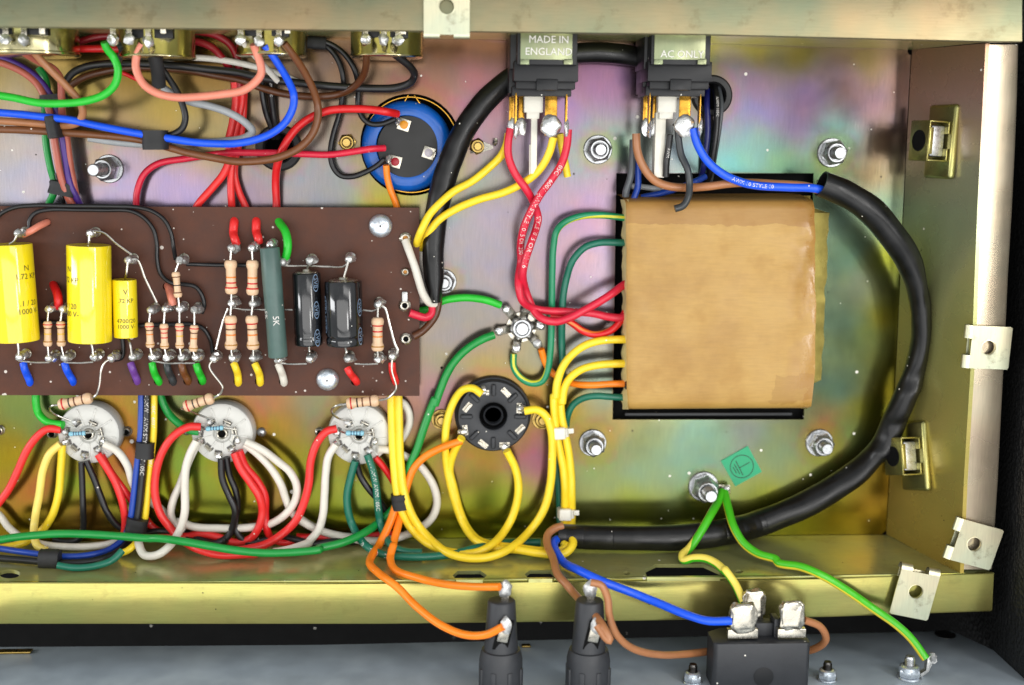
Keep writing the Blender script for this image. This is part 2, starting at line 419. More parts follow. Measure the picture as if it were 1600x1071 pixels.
def smooth_path(pts, step=3.0):
    """centripetal Catmull-Rom through world points; pts items are (Vector, radius)"""
    n = len(pts); out = []; rad = []
    if n == 1: return [pts[0][0]], [pts[0][1]]
    pp = [pts[0][0]*2-pts[1][0]] + [p for p, _ in pts] + [pts[-1][0]*2-pts[-2][0]]
    for i in range(n-1):
        p0, p1, p2, p3 = pp[i], pp[i+1], pp[i+2], pp[i+3]
        t0 = 0; t1 = t0+max(1e-6, (p1-p0).length**.5); t2 = t1+max(1e-6, (p2-p1).length**.5); t3 = t2+max(1e-6, (p3-p2).length**.5)
        k = max(2, int((p2-p1).length/(step*K)))
        for j in range(k):
            t = t1+(t2-t1)*j/k
            A1 = p0*((t1-t)/(t1-t0))+p1*((t-t0)/(t1-t0)); A2 = p1*((t2-t)/(t2-t1))+p2*((t-t1)/(t2-t1)); A3 = p2*((t3-t)/(t3-t2))+p3*((t-t2)/(t3-t2))
            B1 = A1*((t2-t)/(t2-t0))+A2*((t-t0)/(t2-t0)); B2 = A2*((t3-t)/(t3-t1))+A3*((t-t1)/(t3-t1))
            out.append(B1*((t2-t)/(t2-t1))+B2*((t-t1)/(t2-t1)))
            f = j/k; f = f*f*(3-2*f)
            ra, rb = pts[i][1], pts[i+1][1]
            rad.append(tuple(x+(y-x)*f for x, y in zip(ra, rb)) if isinstance(ra, tuple) else ra+(rb-ra)*f)
    out.append(pts[-1][0]); rad.append(pts[-1][1])
    return out, rad
FONT = None
def glyphs(text, size):
    """2-D mesh of a line of text, centred in y, starting at x = 0"""
    cu = bpy.data.curves.new('print_source', 'FONT'); cu.body = text; cu.size = size; cu.resolution_u = 2; cu.align_y = 'CENTER'
    ob = bpy.data.objects.new('print_source', cu); COL.objects.link(ob)
    me = bpy.data.meshes.new_from_object(ob)
    vs = [v.co.copy() for v in me.vertices]; fs = [tuple(p.vertices) for p in me.polygons]
    bpy.data.objects.remove(ob); bpy.data.curves.remove(cu); bpy.data.meshes.remove(me)
    return vs, fs
def print_flat(text, size, origin, ux, uy, mat, parent, name='lettering', lift=.25*K, center=True, thick=0):
    vs, fs = glyphs(text, size); w = max(v.x for v in vs) if center else 0
    n = V3(ux).cross(V3(uy)).normalized(); mb = MB()
    mb.raw([V3(origin)+V3(ux)*(v.x-w/2)+V3(uy)*v.y+n*(lift+thick) for v in vs], fs)
    if thick:
        r = bmesh.ops.extrude_face_region(mb.bm, geom=list(mb.bm.faces)); 
        for e in r['geom']:
            if isinstance(e, bmesh.types.BMVert): e.co -= n*thick
    return mb.build(name, mat, parent, smooth=False)
def print_round(text, size, c, axis, up, radius, mat, parent, along0, ang0, name='lettering', flip=1, xaxis=False):
    """wrap a line of text on a cylinder: text runs round it (xaxis False) or along the axis (xaxis True)"""
    vs, fs = glyphs(text, size); ax = V3(axis).normalized(); u = (V3(up)-ax*V3(up).dot(ax)).normalized(); s_ = u.cross(ax)
    mb = MB(); out = []; w = max(v.x for v in vs)
    for v in vs:
        if xaxis: al = along0+flip*(v.x-w/2); an = ang0+flip*v.y/radius
        else: al = along0+flip*v.y; an = ang0-flip*(v.x-w/2)/radius
        out.append(V3(c)+ax*al+(u*math.cos(an)+s_*math.sin(an))*(radius+.3*K))
    mb.raw(out, fs); return mb.build(name, mat, parent, smooth=False)
# ------------------------------------------------------------------ chassis (one folded sheet-metal tray)
H = 172.0
chassis = thing('amplifier_chassis', 'large folded metal tray with iridescent yellow plating holding all the wiring', 'chassis', P(690, 450, 0))
# plating colours with some light and shade in them, as sampled over the sheet: photo x, y, colour
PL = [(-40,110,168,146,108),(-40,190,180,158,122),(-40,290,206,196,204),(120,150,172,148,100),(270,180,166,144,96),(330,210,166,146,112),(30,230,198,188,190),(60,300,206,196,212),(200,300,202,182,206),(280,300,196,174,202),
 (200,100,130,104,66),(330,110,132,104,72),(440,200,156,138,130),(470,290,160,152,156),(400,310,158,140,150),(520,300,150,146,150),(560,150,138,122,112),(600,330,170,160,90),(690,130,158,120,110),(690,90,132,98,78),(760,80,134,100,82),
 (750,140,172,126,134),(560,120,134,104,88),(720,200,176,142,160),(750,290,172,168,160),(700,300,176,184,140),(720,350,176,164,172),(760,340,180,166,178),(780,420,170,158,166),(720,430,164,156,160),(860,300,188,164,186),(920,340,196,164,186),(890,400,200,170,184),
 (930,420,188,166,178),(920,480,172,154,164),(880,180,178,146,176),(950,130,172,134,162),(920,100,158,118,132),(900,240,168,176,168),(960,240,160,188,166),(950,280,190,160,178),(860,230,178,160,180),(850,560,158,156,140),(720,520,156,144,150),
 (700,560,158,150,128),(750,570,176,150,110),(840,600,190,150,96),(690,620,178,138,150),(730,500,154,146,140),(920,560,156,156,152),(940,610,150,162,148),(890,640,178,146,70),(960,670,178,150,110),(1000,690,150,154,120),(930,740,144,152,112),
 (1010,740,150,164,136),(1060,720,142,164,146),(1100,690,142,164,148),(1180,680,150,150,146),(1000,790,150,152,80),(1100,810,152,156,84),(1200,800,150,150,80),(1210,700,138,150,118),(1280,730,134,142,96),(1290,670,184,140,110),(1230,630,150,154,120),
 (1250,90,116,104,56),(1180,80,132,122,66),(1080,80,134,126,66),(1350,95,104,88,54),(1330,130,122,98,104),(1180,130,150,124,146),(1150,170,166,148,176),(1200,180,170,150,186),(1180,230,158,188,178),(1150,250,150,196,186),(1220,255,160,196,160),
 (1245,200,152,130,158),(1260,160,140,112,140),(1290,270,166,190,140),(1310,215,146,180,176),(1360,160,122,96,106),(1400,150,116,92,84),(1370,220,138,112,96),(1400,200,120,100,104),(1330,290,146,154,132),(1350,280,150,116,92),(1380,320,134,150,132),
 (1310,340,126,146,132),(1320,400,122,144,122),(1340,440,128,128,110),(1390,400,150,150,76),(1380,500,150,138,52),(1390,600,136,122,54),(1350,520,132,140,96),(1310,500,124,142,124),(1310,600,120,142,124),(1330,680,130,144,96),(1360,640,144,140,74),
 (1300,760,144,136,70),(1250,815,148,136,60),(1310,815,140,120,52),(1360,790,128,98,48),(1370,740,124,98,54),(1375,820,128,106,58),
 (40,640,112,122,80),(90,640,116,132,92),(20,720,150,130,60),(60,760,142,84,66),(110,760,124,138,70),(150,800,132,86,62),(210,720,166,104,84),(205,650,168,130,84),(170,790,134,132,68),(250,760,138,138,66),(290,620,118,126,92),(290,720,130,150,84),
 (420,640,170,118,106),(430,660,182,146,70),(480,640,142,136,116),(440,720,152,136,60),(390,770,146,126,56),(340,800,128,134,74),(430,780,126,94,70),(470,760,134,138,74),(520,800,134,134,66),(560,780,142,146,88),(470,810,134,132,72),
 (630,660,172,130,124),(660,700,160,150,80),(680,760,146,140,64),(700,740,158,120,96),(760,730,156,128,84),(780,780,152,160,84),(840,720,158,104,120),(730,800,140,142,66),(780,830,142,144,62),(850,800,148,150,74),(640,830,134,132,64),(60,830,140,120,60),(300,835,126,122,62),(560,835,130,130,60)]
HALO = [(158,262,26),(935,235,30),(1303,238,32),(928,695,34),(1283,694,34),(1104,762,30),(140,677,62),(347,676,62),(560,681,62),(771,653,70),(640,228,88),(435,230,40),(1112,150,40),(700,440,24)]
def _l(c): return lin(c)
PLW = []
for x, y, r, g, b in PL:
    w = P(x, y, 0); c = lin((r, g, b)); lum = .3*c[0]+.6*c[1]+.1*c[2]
    k = (lum**.62 * .17**.38)/lum*.74                      # keep the hue; part of the sampled light and shade stays in the colour
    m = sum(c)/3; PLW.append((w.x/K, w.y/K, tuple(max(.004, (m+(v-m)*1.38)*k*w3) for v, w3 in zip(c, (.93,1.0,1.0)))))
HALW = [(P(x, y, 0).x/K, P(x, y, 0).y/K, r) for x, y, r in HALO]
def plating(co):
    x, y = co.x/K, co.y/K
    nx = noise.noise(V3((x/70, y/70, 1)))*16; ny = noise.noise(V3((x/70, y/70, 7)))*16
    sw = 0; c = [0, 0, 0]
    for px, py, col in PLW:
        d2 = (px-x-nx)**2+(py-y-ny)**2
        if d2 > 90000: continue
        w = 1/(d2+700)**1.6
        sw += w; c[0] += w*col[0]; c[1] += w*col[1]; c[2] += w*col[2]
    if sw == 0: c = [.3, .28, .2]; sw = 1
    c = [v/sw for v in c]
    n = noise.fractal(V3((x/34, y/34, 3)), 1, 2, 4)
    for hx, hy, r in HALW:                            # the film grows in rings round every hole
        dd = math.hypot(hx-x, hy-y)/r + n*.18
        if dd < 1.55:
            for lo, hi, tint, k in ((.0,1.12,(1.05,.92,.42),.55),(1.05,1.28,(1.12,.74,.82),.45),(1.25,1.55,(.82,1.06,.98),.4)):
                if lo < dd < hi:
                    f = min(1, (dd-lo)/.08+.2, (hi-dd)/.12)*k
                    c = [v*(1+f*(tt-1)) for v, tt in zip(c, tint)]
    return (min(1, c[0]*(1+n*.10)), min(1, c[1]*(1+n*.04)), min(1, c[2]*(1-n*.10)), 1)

def circ(fr, x, y, r, h=0, n=28):
    """hole outline: photo point + radius in photo px -> world polygon on height h"""
    cx, cy = Q(fr, x, y); c = P(cx, cy, h); k = SC(cx, cy, h)
    return [V3((c.x+r*k*math.cos(2*math.pi*i/n), c.y+r*k*math.sin(2*math.pi*i/n), c.z)) for i in range(n)]
def inside(p, poly):
    c = False; n = len(poly); j = n-1
    for i in range(n):
        a, b = poly[i], poly[j]
        if (a.y > p.y) != (b.y > p.y) and p.x < (b.x-a.x)*(p.y-a.y)/(b.y-a.y)+a.x: c = not c
        j = i
    return c
# back plate, cut for the transformer, the can, the grommets and the sockets
EDGE_R = [(1425,78),(1421,150),(1417,230),(1412,330),(1407,430),(1402,540),(1396,650),(1390,750),(1385,835)]
outline = [P(-120,850), P(-120,55), P(300,57), P(733,62), P(1130,69)] + [P(x, y) for x, y in EDGE_R] + [P(1207,843), P(850,847), P(500,848)]
cut = [P(963,271), P(1271.5,271), P(1256,656), P(957,656)]
holes = [cut, circ('N',642,227,79,n=40), circ('N',436,231,30), circ('N',1112,150,24), circ('N',1424,80,6,n=14), circ('N',1385,836,6,n=14),
         circ('N',1130,250,0.01) if False else circ('N',690,575,2.2,n=8)]
def flat2(v): return (v.x/K, v.y/K)
loops = [outline]+holes; pts = []; eds = []
for lp in loops:
    s0 = len(pts); pts += [Vector(flat2(p)) for p in lp]; eds += [(s0+i, s0+(i+1) % len(lp)) for i in range(len(lp))]
ST = 9; poly2 = [Vector(flat2(p)) for p in outline]; hol2 = [[Vector(flat2(p)) for p in h] for h in holes]
xs = [p.x for p in poly2]; ys = [p.y for p in poly2]
gx = min(xs)
while gx < max(xs):
    gy = min(ys)
    while gy < max(ys):
        p = Vector((gx+random.uniform(-2,2), gy+random.uniform(-2,2)))
        if inside(p, poly2) and not any(inside(p, h) for h in hol2): pts.append(p)
        gy += ST
    gx += ST
cv, ce, cf, *_ = geometry.delaunay_2d_cdt(pts, eds, [], 0, 1e-5)
mb = MB(); vs = [mb.bm.verts.new((v.x*K, v.y*K, 0)) for v in cv]
for f in cf:
    c = sum((cv[i] for i in f), Vector((0,0)))/len(f)
    if inside(c, poly2) and not any(inside(c, h) for h in hol2): mb.bm.faces.new([vs[i] for i in f])
for v in [v for v in mb.bm.verts if not v.link_faces]: mb.bm.verts.remove(v)
rim = [e for e in mb.bm.edges if len(e.link_faces) == 1]
ex = bmesh.ops.extrude_edge_only(mb.bm, edges=rim)
for e in ex['geom']:
    if isinstance(e, bmesh.types.BMVert): e.co.z = -7*K
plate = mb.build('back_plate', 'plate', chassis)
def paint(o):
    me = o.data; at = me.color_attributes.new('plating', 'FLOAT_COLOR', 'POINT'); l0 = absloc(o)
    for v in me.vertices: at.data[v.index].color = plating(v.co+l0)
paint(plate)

# walls: foot on the plate edge, head on the rim
def wall(name, foot, head, mat, thick_dir, holes3=None, bend=3.5):
    mb = MB(); n = len(foot); rows = []
    for t in (0, .5, 1):
        rows.append([V3(a).lerp(V3(b), t) for a, b in zip(foot, head)])
    a = [[mb.bm.verts.new(p) for p in r] for r in rows]
    b = [[mb.bm.verts.new(p+V3(thick_dir)*6*K) for p in r] for r in rows]
    for i in range(2):
        for j in range(n-1):
            mb.bm.faces.new((a[i][j], a[i][j+1], a[i+1][j+1], a[i+1][j])); mb.bm.faces.new((b[i][j], b[i+1][j], b[i+1][j+1], b[i][j+1]))
    for i in range(2):
        mb.bm.faces.new((a[i][0], a[i+1][0], b[i+1][0], b[i][0])); mb.bm.faces.new((a[i][-1], b[i][-1], b[i+1][-1], a[i+1][-1]))
    for j in range(n-1):
        mb.bm.faces.new((a[0][j], b[0][j], b[0][j+1], a[0][j+1])); mb.bm.faces.new((a[-1][j], a[-1][j+1], b[-1][j+1], b[-1][j]))
    return mb.build(name, mat, chassis)
def rowpts(l, h): return [P(x, y, h) for x, y in l]
RIM_R = [(1540,68),(1536,150),(1532,230),(1527,330),(1523,430),(1519,540),(1512,650),(1506,750),(1500,897)]
right_foot = rowpts(EDGE_R, 2); right_head = rowpts(RIM_R, H)
ew = wall('end_wall', right_foot, right_head, 'wall', (1,0,0))
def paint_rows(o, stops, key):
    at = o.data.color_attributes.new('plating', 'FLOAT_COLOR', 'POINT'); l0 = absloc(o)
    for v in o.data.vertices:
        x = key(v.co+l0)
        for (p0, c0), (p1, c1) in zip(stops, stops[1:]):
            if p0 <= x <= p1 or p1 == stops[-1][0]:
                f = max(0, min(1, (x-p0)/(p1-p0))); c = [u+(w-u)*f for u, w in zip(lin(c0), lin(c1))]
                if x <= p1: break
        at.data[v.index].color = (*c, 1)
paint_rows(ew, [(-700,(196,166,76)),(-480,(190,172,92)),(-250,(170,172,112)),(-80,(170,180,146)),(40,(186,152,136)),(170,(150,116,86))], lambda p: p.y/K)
# sheet with holes: outline and hole polygons lie in one plane
def sheet(mb, outline, holes, nrm, thick):
    bm = mb.bm; es = []
    for lp in [outline]+holes:
        vv = [bm.verts.new(p) for p in lp]
        es += [bm.edges.new((vv[i], vv[(i+1) % len(vv)])) for i in range(len(vv))]
    r = bmesh.ops.triangle_fill(bm, edges=es, use_beauty=True, use_dissolve=False)
    fs = [g for g in r['geom'] if isinstance(g, bmesh.types.BMFace)]
    e = bmesh.ops.extrude_face_region(bm, geom=fs)
    for g in e['geom']:
        if isinstance(g, bmesh.types.BMVert): g.co += V3(nrm)*thick
# bottom wall with its cut-outs (a plane through the fold and the rim edge)
fa, fb = P(-120,848.5,2), P(1385,836,2); ra, rb = P(-120,912,H), P(1553,896,H)
nrm = (fb-fa).cross(ra-fa).normalized()
if nrm.y > 0: nrm = -nrm                       # outwards, away from the tray
rb2 = rb - nrm*(rb-fa).dot(nrm); ra2 = ra - nrm*(ra-fa).dot(nrm)
ex_ = (fb-fa).normalized(); ey_ = nrm.cross(ex_).normalized()
if ey_.z < 0: ey_ = -ey_
def on_floor(x, y):
    """the point of the bottom wall's plane seen at photo pixel x, y"""
    a = P(x, y, 0); d = (a-V3((0,0,D))); t = (fa-V3((0,0,D))).dot(nrm)/d.dot(nrm); return V3((0,0,D))+d*t
def floor_hole(fr, pl):
    return [on_floor(*Q(fr, x, y)) for x, y in pl]
slot1 = floor_hole('B8', [(318,172),(335,156),(412,155),(434,171),(420,186),(330,186)])
slot2 = floor_hole('B8', [(562,168),(580,154),(650,154),(668,170),(655,183),(575,183)])
iec = floor_hole('B8', [(966,152),(1005,133),(1165,133),(1220,158),(1222,178),(975,178)])
h1 = floor_hole('B8', [(892+14+14*math.cos(a), 164+6*math.sin(a)) for a in [i*math.pi/5 for i in range(10)]])
h2 = floor_hole('B8', [(1285+15*math.cos(a), 159+6*math.sin(a)) for a in [i*math.pi/5 for i in range(10)]])
h3 = floor_hole('N', [(15+17*math.cos(a), 897+7*math.sin(a)) for a in [i*math.pi/9 for i in range(18)]])
mb = MB(); sheet(mb, [fa, fb, rb2, ra2], [slot1, slot2, iec, h1, h2, h3], nrm, 6*K); mb.build('bottom_wall', 'bwall', chassis)
# top wall
wall('top_wall', [P(-120,55,2), P(300,57,2), P(733,62,2), P(1130,69,2), P(1424,78,2)], [P(-120,37,185), P(300,41,185), P(733,47,185), P(1130,54,185), P(1544,66,185)], 'bwall', (0,1,0))
# rims (flanges turned outwards, facing up)
def rim_strip(name, inner, outer, h, mat, lip=0, lipdir=None):
    mb = MB(); n = len(inner); t = 7*K; rows = []
    for k in range(n):
        a, b = P(*inner[k], h), P(*outer[k], h); d = (b-a).normalized(); w = (b-a).length; e = 5*K
        rows.append([a+V3((0,0,-t)), a+V3((0,0,-1.5*K)), a+d*1.5*K, b-d*e, b-d*e*.3+V3((0,0,-e*.3)), b+V3((0,0,-e)), b+V3((0,0,-e-26*K)), b-d*t+V3((0,0,-e-26*K)), b-d*t+V3((0,0,-t-2*K)), a+d*t+V3((0,0,-t))])
    rg = [[mb.bm.verts.new(p) for p in r] for r in rows]
    for k in range(n-1): mb.bridge(rg[k], rg[k+1])
    mb.bm.faces.new(rg[0]); mb.bm.faces.new(rg[-1][::-1])
    return mb.build(name, mat, chassis)
rim_strip('bottom_rim', [(-130,910.5),(600,911),(1000,907),(1300,903.5),(1553,895.5)], [(-130,977),(600,977),(1000,972),(1300,966),(1550,957)], H+3, 'rim')
rim_strip('side_rim', [(x, y) for x, y in [(1541,70)]+RIM_R[1:-1]+[(1502,890)]], [(1593,70),(1591,150),(1588,230),(1583,330),(1577,430),(1572,540),(1566,650),(1561,750),(1552,890)], H-2, 'rim_side')
rim_strip('top_rim', [(-140,42),(330,46),(700,50),(1100,55),(1540,66),(1597,66.5)], [(-140,-60),(330,-56),(700,-54),(1100,-50),(1540,-40),(1597,-40)], 198, 'rim_top')

# ------------------------------------------------------------------ cabinet behind and beside the chassis, and the grey panel
cab = thing('speaker_cabinet', 'black grained vinyl cabinet enclosing the chassis', 'cabinet', P(1640, 540, -120))
mb = MB(); x0 = P(1603,560,H).x
mb.box(V3((x0+60*K, P(0,500,0).y, 60*K)), (1,0,0),(0,1,0),(0,0,1), 120*K, 1600*K, 420*K, 4*K); mb.build('side_panel', 'tolex', cab)
mb = MB(); mb.box(V3((P(690,500,0).x, P(0,500,0).y, -150*K)), (1,0,0),(0,1,0),(0,0,1), 2000*K, 1700*K, 12*K, 1*K); mb.build('back_board', 'void', cab)
# panel: a sheet standing away from the chassis, seen at a grazing angle
YP = -P(1082,1066,240).y/K
V0 = P(690,220,0)
def PP(x, h, dy=0): return V3((V0.x+(x-690)*K, V0.y-(YP-dy)*K, h*K))      # point on the panel plane (world px units)
def panel_at(px, py):
    """point of the panel's top face seen at photo pixel"""
    o = V3((0,0,D)); d = P(px, py, 0)-o; t = (V0.y-YP*K-o.y)/d.y; return o+d*t
panel = thing('control_panel', 'grey zinc sheet metal panel carrying the mains inlet and two fuse holders', 'panel', panel_at(800, 1040))
mb = MB()
pts_ = [panel_at(-140,1012), panel_at(500,1008), panel_at(1488,986), panel_at(1625,1050), panel_at(1640,1150), panel_at(-140,1150)]
mb.prism([p+V3((0,-8*K,0)) for p in pts_], pts_, .8*K); mb.build('sheet', 'zincpanel', panel)
def disc_on_panel(px, py, r, mat, name, y=1.2):
    c = panel_at(px, py); mb = MB(); mb.lathe(c, (0,1,0), [(r*K*.6, y*K), (r*K, y*.6*K), (r*K, 0)][::-1], 20); return mb.build(name, mat, panel)
for px, py, r in ((1477,992,17),(585,1052,0),(470,1061,0)):
    if r: disc_on_panel(px, py, r, 'darksteel', 'plug_rivet')
mb = MB(); c = panel_at(18,1020); mb.box(c+V3((0,2*K,0)), (1,0,0),(0,1,0),(0,0,1), 62*K, 3*K, 14*K, .5*K); tag(mb.build('mounting_strap', 'brass'), 'narrow brass coloured strap end in the black gap above the grey panel', 'strap')
mb = MB(); c = panel_at(822,1011); mb.box(c+V3((0,2*K,0)), (1,0,0),(0,1,0),(0,0,1), 14*K, 3*K, 10*K, .5*K); tag(mb.build('mounting_strap', 'brass'), 'tiny brass tab in the dark gap beside the first fuse holder', 'strap')

# ------------------------------------------------------------------ hardware
def hexnut(mb, c, ax, r, hgt, dome=True, ph=0):
    mb.lathe(c, ax, [(r*.93, 0), (r, hgt*.08), (r, hgt*.82), (r*.88, hgt)], 6, ph)
def bolt(x, y, label, rnut=20, hn=22, top=44, mat='steel', group='chassis bolts with locking nuts', washer=True, tip=None, ph=.2):
    c = P(x, y, 0); k = SC(x, y); t = thing('bolt', label, 'bolt', c, group)
    if washer:
        mb = MB(); mb.lathe(c, (0,0,1), [(rnut*1.02*k, .2*K), (rnut*1.08*k, 1*K), (rnut*1.02*k, 3.2*K)], 28); mb.build('washer', mat, t)
    mb = MB(); mb.lathe(c+V3((0,0,3.3*K)), (0,0,1), [(rnut*.9*k, 0), (rnut*.95*k, 2*K), (rnut*.95*k, hn*.62*K), (rnut*.80*k, hn*.74*K)], 6, ph)
    mb.lathe(c+V3((0,0,(3.3+hn*.70)*K)), (0,0,1), [(rnut*.80*k, 0), (rnut*.76*k, hn*.18*K), (rnut*.66*k, hn*.30*K), (rnut*.56*k, hn*.30*K), (rnut*.54*k, hn*.1*K)], 24, caps=(False, False)); mb.build('lock_nut', mat, t)
    mb = MB(); r0 = rnut*.46*k; prof = [(r0, 0)]; z = hn*.6
    while z < top-2: prof += [(r0, z*K), (r0*.93, (z+1)*K)]; z += 2.2
    prof += [(r0*.93, (top-2)*K), (r0*.82, top*K)]; mb.lathe(c, (0,0,1), prof, 20); mb.build('threaded_shank', 'steel' if mat == 'steel' else mat, t)
    return t
bolt(171,264,'steel bolt with locking nut on bare plate below the blue and brown wires, leftmost bolt', 21, 40, 92)
bolt(934,234,'steel bolt with locking nut between the two black rocker switches, below them', 21, 24, 40)
bolt(1299,239,'steel bolt with locking nut above the upper right corner of the paper wrapped transformer', 21, 26, 46)
bolt(926,692,'steel bolt with locking nut below the lower left corner of the transformer opening', 20, 26, 50, ph=.5)
bolt(1280,692,'steel bolt with locking nut below the lower right corner of the transformer opening', 20, 26, 46, ph=.1)
gb = bolt(1099,760,'tall steel earth bolt with nut beside the green earth symbol sticker', 22, 34, 62, ph=.35)
mb = MB(); c = P(1118,764,6); mb.box(c, (1,0,0),(0,1,0),(0,0,1), 42*K, 14*K, 2.5*K, .8*K); mb.box(P(1134,765,10), (1,.1,0),(-.1,1,0),(0,0,1), 14*K, 15*K, 4*K, 1*K); mb.build('solder_tag', 'tinned', gb)
mb = MB(); mb.blob(P(1134,765,15), 7*K, 6.5*K, 5*K, seed=5, jag=.3); mb.build('solder', 'solder', gb)
bolt(694,440,'steel locking nut half hidden behind the thick black cable', 18, 18, 30)
bolt(543,223,'small brass nut left of the big blue capacitor', 15, 12, 24, 'brass', None, False, ph=.1)
lg = bolt(746,229,'small brass nut with a solder tag right of the thick black cable', 14, 12, 24, 'brass', None, False, ph=.4)
mb = MB(); mb.prism([P(735,240,9),P(752,239,10),P(771,232,16),P(770,228,16),P(752,220,8),P(738,220,7)], [P(735,240,11),P(752,239,12),P(771,232,19),P(770,228,19),P(752,220,10),P(738,220,9)]); mb.blob(P(774,222,20), 4*K, 6*K, 4*K, seed=3, jag=.3); mb.build('solder_tag', 'tinned', lg)
bolt(690,655,'small brass nut left of the black eight pin socket', 15, 9, 17, 'brass', None, True, ph=.6)
bolt(847,655,'small brass nut right of the black eight pin socket, behind a yellow wire', 15, 9, 17, 'brass', None, True, ph=.2)
for fr, x, y, lab in (('N',210,674,'hollow rivet right of the leftmost white socket, beside the wire bundle'),('N',83,677,'hollow rivet left of the leftmost white socket'),('N',500,675,'hollow rivet left of the third white socket'),('N',0,672,'hollow rivet at the left edge of the plate')):
    x -= 11 if x == 210 else 0
    c = P(x, y, 0); mb = MB(); r = 6.6*K; mb.lathe(c, (0,0,1), [(r*1.25,.3*K),(r*1.25,1.5*K),(r,3*K),(r,9*K),(r*.78,10*K),(r*.72,9*K),(r*.72,1*K)], 20, caps=(False,False))
    o = mb.build('hollow_rivet', 'tinned'); tag(o, lab, 'rivet', 'socket rivets')
    mb = MB(); mb.lathe(c, (0,0,1), [(r*.74,.9*K),(r*.74,1.2*K)], 16); mb.build('bore', 'void', o)
for x, y, lab in ((409,675,'small round headed screw right of the second white socket'),(292,673,'small round headed screw under the green wire left of the second white socket'),(600,672,'small round headed screw right of the third white socket, beside yellow wires')):
    c = P(x, y, 0); mb = MB(); r = 7.6*K; mb.lathe(c, (0,0,1), [(r,.3*K),(r,2*K),(r*.8,5.5*K),(r*.4,7.2*K),(r*.02,7.6*K)], 20); tag(mb.build('pan_screw', 'steel'), lab, 'screw', 'socket screws')
# spring clips on the rims
def clip(fr, hole, ux, w, l0, l1, h, label, hr=11, notch=13, tuck=15):
    """ux: direction (photo px) from the curled end to the free end; w width; l0/l1 lengths before and after the hole"""
    cx, cy = Q(fr, *hole); c = P(cx, cy, h); k = SC(cx, cy, h)
    d = (P(cx+ux[0], cy+ux[1], h)-c); d.z = 0; d.normalize(); s = V3((-d.y, d.x, 0)); up = V3((0,0,1))
    t = thing('spring_clip', label, 'clip', c, 'spring clips on the chassis rim')
    def pt(a, b, z=0): return c+d*(a*k)+s*(b*k)+up*(z*k)
    mb = MB(); sheet(mb, [pt(-l0,-w/2), pt(l1-2,-w/2), pt(l1,-w/2+3), pt(l1,w/2-2), pt(l1-3,w/2), pt(-l0,w/2)][::-1], [[pt(hr*math.cos(a), hr*math.sin(a)) for a in [i*math.pi/11 for i in range(22)]]], up, 2.2*k)
    for b0, b1 in ((-w/2, -notch), (notch, w/2)):
        n = 8; rr = tuck/2; lo = []; li = []
        for i in range(n+1):
            a = math.pi*i/n; x = -l0-rr*math.sin(a)*1.3; z = -rr+rr*math.cos(a)
            lo.append((x, z+2.2)); li.append((x+2*math.sin(a), z+2.2-2*math.cos(a)))
        prof = lo+li[::-1]
        bb0 = b0
        A = [mb.bm.verts.new(pt(x, b0, z)) for x, z in prof]; B = [mb.bm.verts.new(pt(x, b1, z)) for x, z in prof]
        mb.bridge(A, B)
    mb.build('top_leaf', 'clip', t, angle=30)
    mb = MB(); mb.box(pt((l1*.72-l0)/2, 0, -tuck+1), d, s, up, (l1*.72+l0)*k, w*.9*k, 2.2*k, .5*k); mb.build('under_leaf', 'clip', t)
    mb = MB(); mb.lathe(pt(0,0,2.2), up, [(hr*1.0*k,0),(hr*1.12*k,.3*k),(hr*1.12*k,.7*k),(hr*.98*k,.9*k),(hr*.94*k,-3*k)], 24, caps=(False,False)); mb.build('thread_collar', 'clip', t)
clip('N', (698,11), (0,-1), 72, 42, 40, 203, 'pale spring clip over the top rim, the only one at the top of the chassis', 12, 11, 10)
clip('B1', (773,773), (1,.04), 66, 27, 35, H+6, 'pale spring clip halfway down the bright right rim')
clip('D6', (648,375), (1,.27), 66, 28, 38, H+8, 'tilted spring clip at the lower end of the right rim')
clip('D6', (160,770), (-.28,1), 62, 30, 42, H+14, 'scratched tilted spring clip hanging over the right end of the bottom rim')
